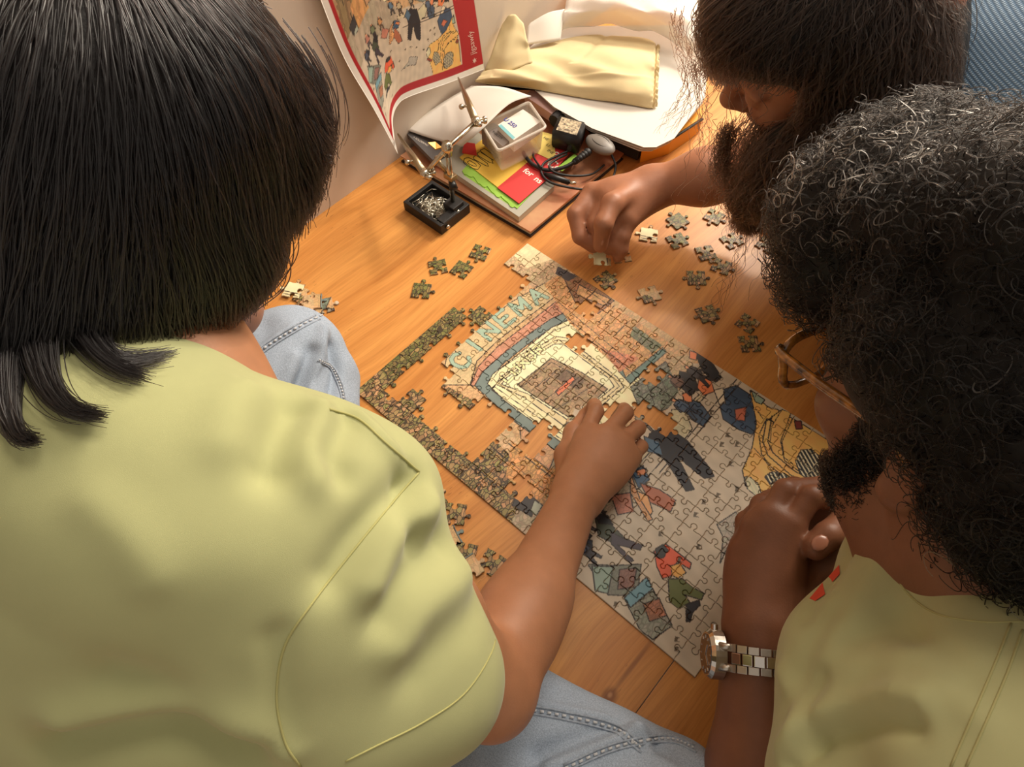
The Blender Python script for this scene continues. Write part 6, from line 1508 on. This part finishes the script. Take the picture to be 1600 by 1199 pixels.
    MB().slab([(p[0], p[1]) for p in st], .0721, .0726).build('stripe', mat('teal_stripe', (120, 184, 190), rough=.6), o)
    text_on('U 250', .0105, U(786, 187, .0723), U(802, 199, .0723) - U(786, 187, .0723), U(791, 181, .0723) - U(786, 187, .0723), M_INKBL, o, bold=.02)
    fo = [U(752, 200, .062), U(786, 228, .062), U(800, 216, .062), U(772, 190, .062)]
    o = MB().slab([(p[0], p[1]) for p in fo], .0325, .0610).build('medicine_pack', mat('grey_pack', (150, 138, 132), rough=.6)); tag(o, 'grey printed pack beside the carton inside the plastic box', 'pack')
    text_on('TABLETS', .006, U(768, 206, .0611), U(785, 220, .0611) - U(768, 206, .0611), U(773, 201, .0611) - U(768, 206, .0611), M_INKB, o)
    # curled white paper lying over the box and the booklet
    net = [[(630, 201, .036), (672, 216, .040), (722, 229, .050)], [(664, 178, .044), (706, 194, .062), (752, 203, .080)], [(704, 152, .050), (746, 162, .078), (795, 163, .090)], [(737, 134, .050), (785, 136, .084), (830, 150, .092)]]
    paper_from_net('paper_sheet', net, 'loose white paper sheet curling over the plastic box', 'paper')
    # pinkish page peeking out behind the box
    pk = [U(820, 150, .045), U(862, 178, .045), U(885, 160, .045), U(838, 132, .045)]
    o = MB().slab([(p[0], p[1]) for p in pk], .0287, .0450).build('notepad', mat('pink_page', (196, 158, 152), rough=.8)); tag(o, 'pinkish notepad behind the plastic box', 'notepad')
    text_on('Letter', .009, U(838, 146, .0451), U(858, 158, .0451) - U(838, 146, .0451), U(846, 139, .0451) - U(838, 146, .0451), MATS['red_leaflet_paper'], o)
def clear_mat(name, rgb, tint):
    m = bpy.data.materials.new(name); m.use_nodes = True; nt = m.node_tree; b = nt.nodes['Principled BSDF']
    b.inputs['Base Color'].default_value = lin(rgb) + (1,); b.inputs['Roughness'].default_value = .18; b.inputs['Alpha'].default_value = tint * .6; b.inputs['Specular IOR Level'].default_value = .5
    MATS[name] = m; return m
def paper_from_net(name, net, label, cat, m=None, fine=7, thick=.0004, wob=0.0):
    G = [[U(*c) for c in row] for row in net]
    rows = [catmull(r, fine) for r in G]; cols = [catmull([r[c] for r in rows], fine) for c in range(len(rows[0]))]
    S = np.array(cols).transpose(1, 0, 2)
    if wob:
        a, b = S.shape[:2]; S[..., 2] += wob * np.sin(np.arange(a)[:, None] * .55 + 2.1 * np.sin(np.arange(b)[None] * .37)) * np.cos(np.arange(b)[None] * .43 + np.arange(a)[:, None] * .3)
    a, b = S.shape[:2]; idx = np.arange(a * b).reshape(a, b); V = S.reshape(-1, 3)
    F = np.stack([idx[:-1, :-1], idx[:-1, 1:], idx[1:, 1:], idx[1:, :-1]], -1).reshape(-1, 4)
    nm = vnormals(V, F)
    if nm[:, 2].mean() < 0: nm = -nm; F = F[:, ::-1]
    n = len(V); rim = np.r_[idx[0, :], idx[1:, -1], idx[-1, -2::-1], idx[-2:0:-1, 0]]; r2 = np.roll(rim, -1)
    o = mesh_obj(name, np.concatenate([V, V - nm * thick]), np.concatenate([F, F[:, ::-1] + n, np.stack([rim, rim + n, r2 + n, r2], 1)]), m or M_PAPER)
    tag(o, label, cat); return o
pile()

def cables():
    M_BLK = mat('black_plastic', (28, 27, 28), rough=.42, bump=.1, bscale=900); M_RUB = mat('black_rubber', (22, 21, 22), rough=.55)
    M_GREYP = mat('grey_plastic', (120, 114, 108), rough=.45)
    # adapter brick
    z0, z1 = .0286, .0600
    A0, A1, A2 = U(862, 205, z1), U(905, 217, z1), U(916, 190, z1); A3 = A0 + A2 - A1
    g = empty('power_adapter', tuple(U(885, 205, z0))); tag(g, 'black power adapter brick with a printed rating label', 'power adapter')
    bm = bmesh.new(); P = [A0, A1, A2, A3]; V = [bm.verts.new((p[0], p[1], z)) for z in (z0, z1) for p in P]
    bm.faces.new(V[:4][::-1]); bm.faces.new(V[4:])
    for k in range(4): bm.faces.new((V[k], V[(k + 1) % 4], V[4 + (k + 1) % 4], V[4 + k]))
    bmesh.ops.recalc_face_normals(bm, faces=bm.faces); bmesh.ops.bevel(bm, geom=bm.edges[:], offset=.0025, segments=3, affect='EDGES')
    bm_obj('body', bm, M_BLK, g, True)
    c = (A0 + A1 + A2 + A3) / 4; L = [c + (p - c) * .74 + np.array((0, 0, .0003)) for p in P]
    lb = MB().add(L + [p + np.array((0, 0, .0003)) for p in L], [(3, 2, 1, 0), (4, 5, 6, 7), (0, 1, 5, 4), (1, 2, 6, 5), (2, 3, 7, 6), (3, 0, 4, 7)]).build('rating_label', mat('label_print', (186, 168, 138), rough=.5, noise=.6, nscale=260, noise2=(50, 44, 40)), g)
    ex = A1 - A0
    text_on('CE 100-240V', .0042, L[0] + (L[3] - L[0]) * .12 + (L[1] - L[0]) * .06 + np.array((0, 0, .0003)), ex, L[3] - L[0], M_INKB, lb)
    s0 = U(893, 226, .042)
    MB().tube([s0 + np.array((0, .006, .004)), s0, U(888, 236, .036)], [.0052, .0042, .0030], 10).build('strain_relief', M_RUB, g, True)
    for k in range(4):
        q = s0 + (U(888, 236, .036) - s0) * (k / 4); MB().ball(q, (.0056 - .0006 * k, .0056 - .0006 * k, .0018), 10, 5).build('strain_relief_ring', M_RUB, g, True)
    cb = [U(888, 236, .036), U(872, 243, .034), U(850, 255, .032), U(846, 270, .0305), U(858, 284, .0305), U(884, 292, .029), U(918, 296, .020), U(950, 288, .018), U(962, 262, .02), U(955, 240, .03)]
    MB().tube(catmull(cb, 6), .0018, 8).build('cable', M_RUB, g, True)
    cb = [U(886, 241, .035), U(868, 250, .035), U(858, 260, .035), U(868, 270, .034), U(895, 275, .030), U(925, 272, .022), U(944, 258, .020)]
    MB().tube(catmull(cb, 6), .0018, 8).build('cable', M_RUB, g, True)
    # barrel plug
    b0, b1, b2 = U(862, 276, .0315), U(889, 285, .0310), U(900, 287, .0310)
    pl = MB().tube([U(850, 271, .031), b0, b1], [.0020, .0044, .0044], 12).build('barrel_plug', M_BLK, g, True)
    MB().tube([b1, b2], .0028, 12).build('plug_tip', M_CHROME, pl, True)
    # grey oval connector with ribbed tail
    g = empty('cable_connector', tuple(U(937, 228, .036))); tag(g, 'grey oval cable connector with ribbed black tail', 'connector')
    c = U(938, 226, .046); e1 = N(U(958, 240, .046) - U(918, 214, .046)); e2 = N(np.cross((0, 0, 1), e1))
    MB().ball(c, (.027, .017, .009), 18, 10, np.stack([e1, e2, np.cross(e1, e2)])).build('housing', M_GREYP, g, True)
    rg = [c + e1 * .016 * math.cos(t) + e2 * .009 * math.sin(t) + np.array((0, 0, .0078 - .0012 * math.cos(t) ** 2)) for t in np.linspace(0, 2 * math.pi, 25)]
    MB().tube(rg, .0005, 5, False).build('oval_emblem', M_BLK, g, True)
    t0, t1 = U(918, 238, .042), U(898, 253, .038)
    for k in range(6):
        q = t0 + (t1 - t0) * (k / 5); MB().ball(q, (.0070 - .0004 * k,) * 2 + (.0060 - .0003 * k,), 10, 6).build('strain_relief_ring', M_RUB, g, True)
    MB().tube([t0, t1], .0050, 10).build('strain_relief', M_RUB, g, True)
    cb = [t1, U(880, 262, .034), U(855, 266, .032), U(834, 258, .032), U(822, 246, .032), U(818, 238, .0315)]
    MB().tube(catmull(cb, 6), .0030, 10).build('cable', M_RUB, g, True)
    cb = [U(833, 238, .032), U(834, 246, .032), U(842, 258, .035), U(846, 262, .036)]
    MB().tube(catmull(cb, 5), .0016, 8).build('cable', M_RUB, g, True)
    # dark tube added as the shade under the papers, behind the adapter
    dk = [(866, 190, .040), (884, 176, .040), (905, 178, .032), (930, 200, .024), (960, 222, .016), (1000, 240, .013)]
    o = MB().tube(catmull([U(*p) for p in dk], 5), .011, 10).build('shade_tube', mat('shade_tube_dark', (34, 30, 30), rough=.85, bump=.4, bscale=300)); tag(o, 'dark tube standing in for the shade under the papers behind the adapter', 'shade stand-in')
cables()

def papers_and_bags():
    # stack of white paper carrying the pouch
    base = [(868, 163), (925, 196), (1003, 226), (1022, 226), (1050, 213), (1100, 150), (1110, 40), (870, 40), (800, 100)]
    P = [U(a, b, .058) for a, b in base]; P = [np.array((max(p[0], -.272), p[1], 0)) for p in P]
    g = empty('paper_stack', tuple(P[0])); tag(g, 'stack of white papers under the cloth pouch', 'papers')
    cb = np.mean([P[5], P[6], P[7], P[8]], 0); MB().slab([tuple((cb + (p - cb) * .66)[:2]) for p in P], .0004, .046).build('page_block', M_PAPER, g)
    for k in range(3):
        c = np.mean(P, 0); ang = .02 * (k - 1); s = 1.0 + .012 * k
        R2 = np.array([[math.cos(ang), -math.sin(ang), 0], [math.sin(ang), math.cos(ang), 0], [0, 0, 1]])
        q = [(c + R2 @ ((p - c) * s)) for p in P]; q = [np.array((max(p[0], -.274), p[1], 0)) for p in q]
        MB().slab([(p[0], p[1]) for p in q], .046 + .0042 * k, .0466 + .0042 * k).build('sheet', M_PAPER, g)
    og = [U(1004, 228, .034), U(1050, 214, .034), U(1098, 182, .034), U(1100, 160, .034), U(1040, 190, .034)]
    o = MB().slab([(p[0], p[1]) for p in og], .0004, .0335).build('orange_folder', mat('amber_folder', (230, 158, 44), rough=.4)); tag(o, 'amber folder with a black edge sticking out below the white papers', 'folder')
    MB().tube([U(1003, 231, .033), U(1050, 217, .033), U(1098, 186, .033)], .0022, 8).build('edge_binding', M_INKB, o, True)
    # cream cotton pouch: flat bag with gathered mouth
    M_CAN = mat('cream_canvas', (222, 202, 156), rough=.95, noise=.05, nscale=30, bump=.3, bscale=1600, sheen=.1)
    topE = [(758, 108), (775, 92), (800, 84), (830, 76), (862, 66), (895, 58), (930, 54), (965, 56), (1000, 58), (1020, 64), (1030, 72)]
    botE = [(742, 126), (764, 130), (795, 133), (830, 137), (865, 143), (898, 149), (930, 154), (962, 158), (992, 163), (1014, 167), (1026, 166)]
    nu = len(topE); G = []
    for k in range(7):
        w = k / 6; row = []
        for c in range(nu):
            x = topE[c][0] * (1 - w) + botE[c][0] * w; y = topE[c][1] * (1 - w) + botE[c][1] * w
            z = .0595 + (.022 + .006 * math.sin(c * 1.1)) * (math.sin(math.pi * w) ** .6) * min(1, (c + .6) / 3)
            z += (.006 if c > 4 else -.004) * math.exp(-((w - .3) / .15) ** 2) - .004 * math.exp(-((w - .5) / .1) ** 2) * math.sin(c * .8)
            row.append((x, y, z))
        G.append(row)
    rows = [catmull([U(*c) for c in r], 12) for r in G]; S = np.array([catmull([r[c] for r in rows], 12) for c in range(len(rows[0]))]).transpose(1, 0, 2)
    na, nb_ = S.shape[:2]; aa = np.arange(na)[:, None] / (na - 1); bb = np.arange(nb_)[None] / (nb_ - 1)
    mouth = np.clip((bb - .90) / .06, 0, 1)
    inner = np.sin(np.pi * aa) ** .4
    S[..., 2] += .0022 * np.sin(aa * 70 + 2 * np.sin(bb * 40)) * mouth + .0012 * np.sin(bb * 26 + 3 * np.sin(aa * 7)) * inner + .0014 * np.sin(aa * 17 - bb * 22 + 2 * np.sin(bb * 9)) * inner * (bb > .1)
    S[..., 2] += .0030 * np.exp(-((aa - .62 + .25 * (bb - .7)) / .03) ** 2) * np.exp(-((bb - .72) / .2) ** 2) - .0025 * np.exp(-((bb * 3 + aa - 1.95) / .05) ** 2) * (aa < .45)
    S[..., 2] -= .006 * np.exp(-((bb - .955) / .012) ** 2)
    S[..., 0] += .0022 * np.sin(aa * 55) * np.clip((bb - .97) / .03, 0, 1)
    idx = np.arange(na * nb_).reshape(na, nb_); V = S.reshape(-1, 3); F = np.stack([idx[:-1, :-1], idx[1:, :-1], idx[1:, 1:], idx[:-1, 1:]], -1).reshape(-1, 4)
    Vb = V.copy(); Vb[:, 2] = np.minimum(V[:, 2] - .0006, .0572); nV = len(V)
    rim = np.r_[idx[0, :], idx[1:, -1], idx[-1, -2::-1], idx[-2:0:-1, 0]]; r2 = np.roll(rim, -1)
    if vnormals(V, F)[:, 2].mean() < 0: F = F[:, ::-1]
    b = mesh_obj('cloth_pouch', np.concatenate([V, Vb]), np.concatenate([F, F[:, ::-1] + nV, np.stack([rim, r2, r2 + nV, rim + nV], 1)]), M_CAN)
    tag(b, 'cream cotton drawstring pouch with gathered mouth on the papers', 'pouch')
    net = [[(757, 110, .062), (790, 112, .074), (832, 96, .082)], [(768, 84, .082), (792, 84, .092), (828, 76, .092)], [(781, 46, .104), (800, 50, .110), (824, 64, .102)], [(792, 26, .122), (803, 22, .126), (818, 36, .116)]]
    fl = paper_from_net('flap', net, 'x', 'x', M_CAN, 7, .0016, .0012); par(fl, b); del fl['label']; del fl['category']
    # crumpled translucent plastic bag behind the pouch
    M_BAG = clear_mat('thin_plastic_film', (244, 240, 234), .95); M_BAG.node_tree.nodes['Principled BSDF'].inputs['Roughness'].default_value = .3
    net = [[(874, 50, .068), (930, 38, .070), (990, 44, .074), (1045, 58, .074), (1098, 105, .068)], [(880, 26, .088), (935, 16, .108), (985, 26, .112), (1040, 36, .106), (1102, 64, .092)], [(884, 5, .090), (930, -8, .115), (985, 5, .125), (1050, 10, .120), (1110, 20, .100)], [(890, -40, .085), (940, -45, .100), (1000, -40, .110), (1060, -35, .105), (1120, -30, .09)]]
    paper_from_net('plastic_bag', net, 'crumpled translucent plastic bag behind the cloth pouch', 'plastic bag', M_BAG, 7, .0003, .0045)
    net = [[(822, 70, .070), (850, 66, .070), (876, 62, .070)], [(824, 45, .085), (852, 35, .090), (880, 30, .085)], [(828, 36, .090), (856, 20, .098), (882, 14, .092)]]
    paper_from_net('folded_paper', net, 'folded white paper between the pouch flap and the plastic bag', 'paper')
papers_and_bags()
# piece pinched in the far hand and piece under the near hand
for (px, py, z, rot, tl, hm, lab) in ((940, 402, .022, 50, (.35, .25), (10, 7), 'jigsaw piece pinched in the fingers of the far hand'), (903, 657, .0030, 20, (.12, .06), (12, 8), 'pale jigsaw piece being pressed in by the near hand')):
    o = bpy.data.objects.new('held_puzzle_piece', piece_mesh('held_puzzle_piece', hm[0], hm[1], True)); COL.objects.link(o)
    p = U(px, py, z); o.location = tuple(p); o.rotation_euler = (tl[0], tl[1], math.radians(rot)); tag(o, lab, 'puzzle piece')
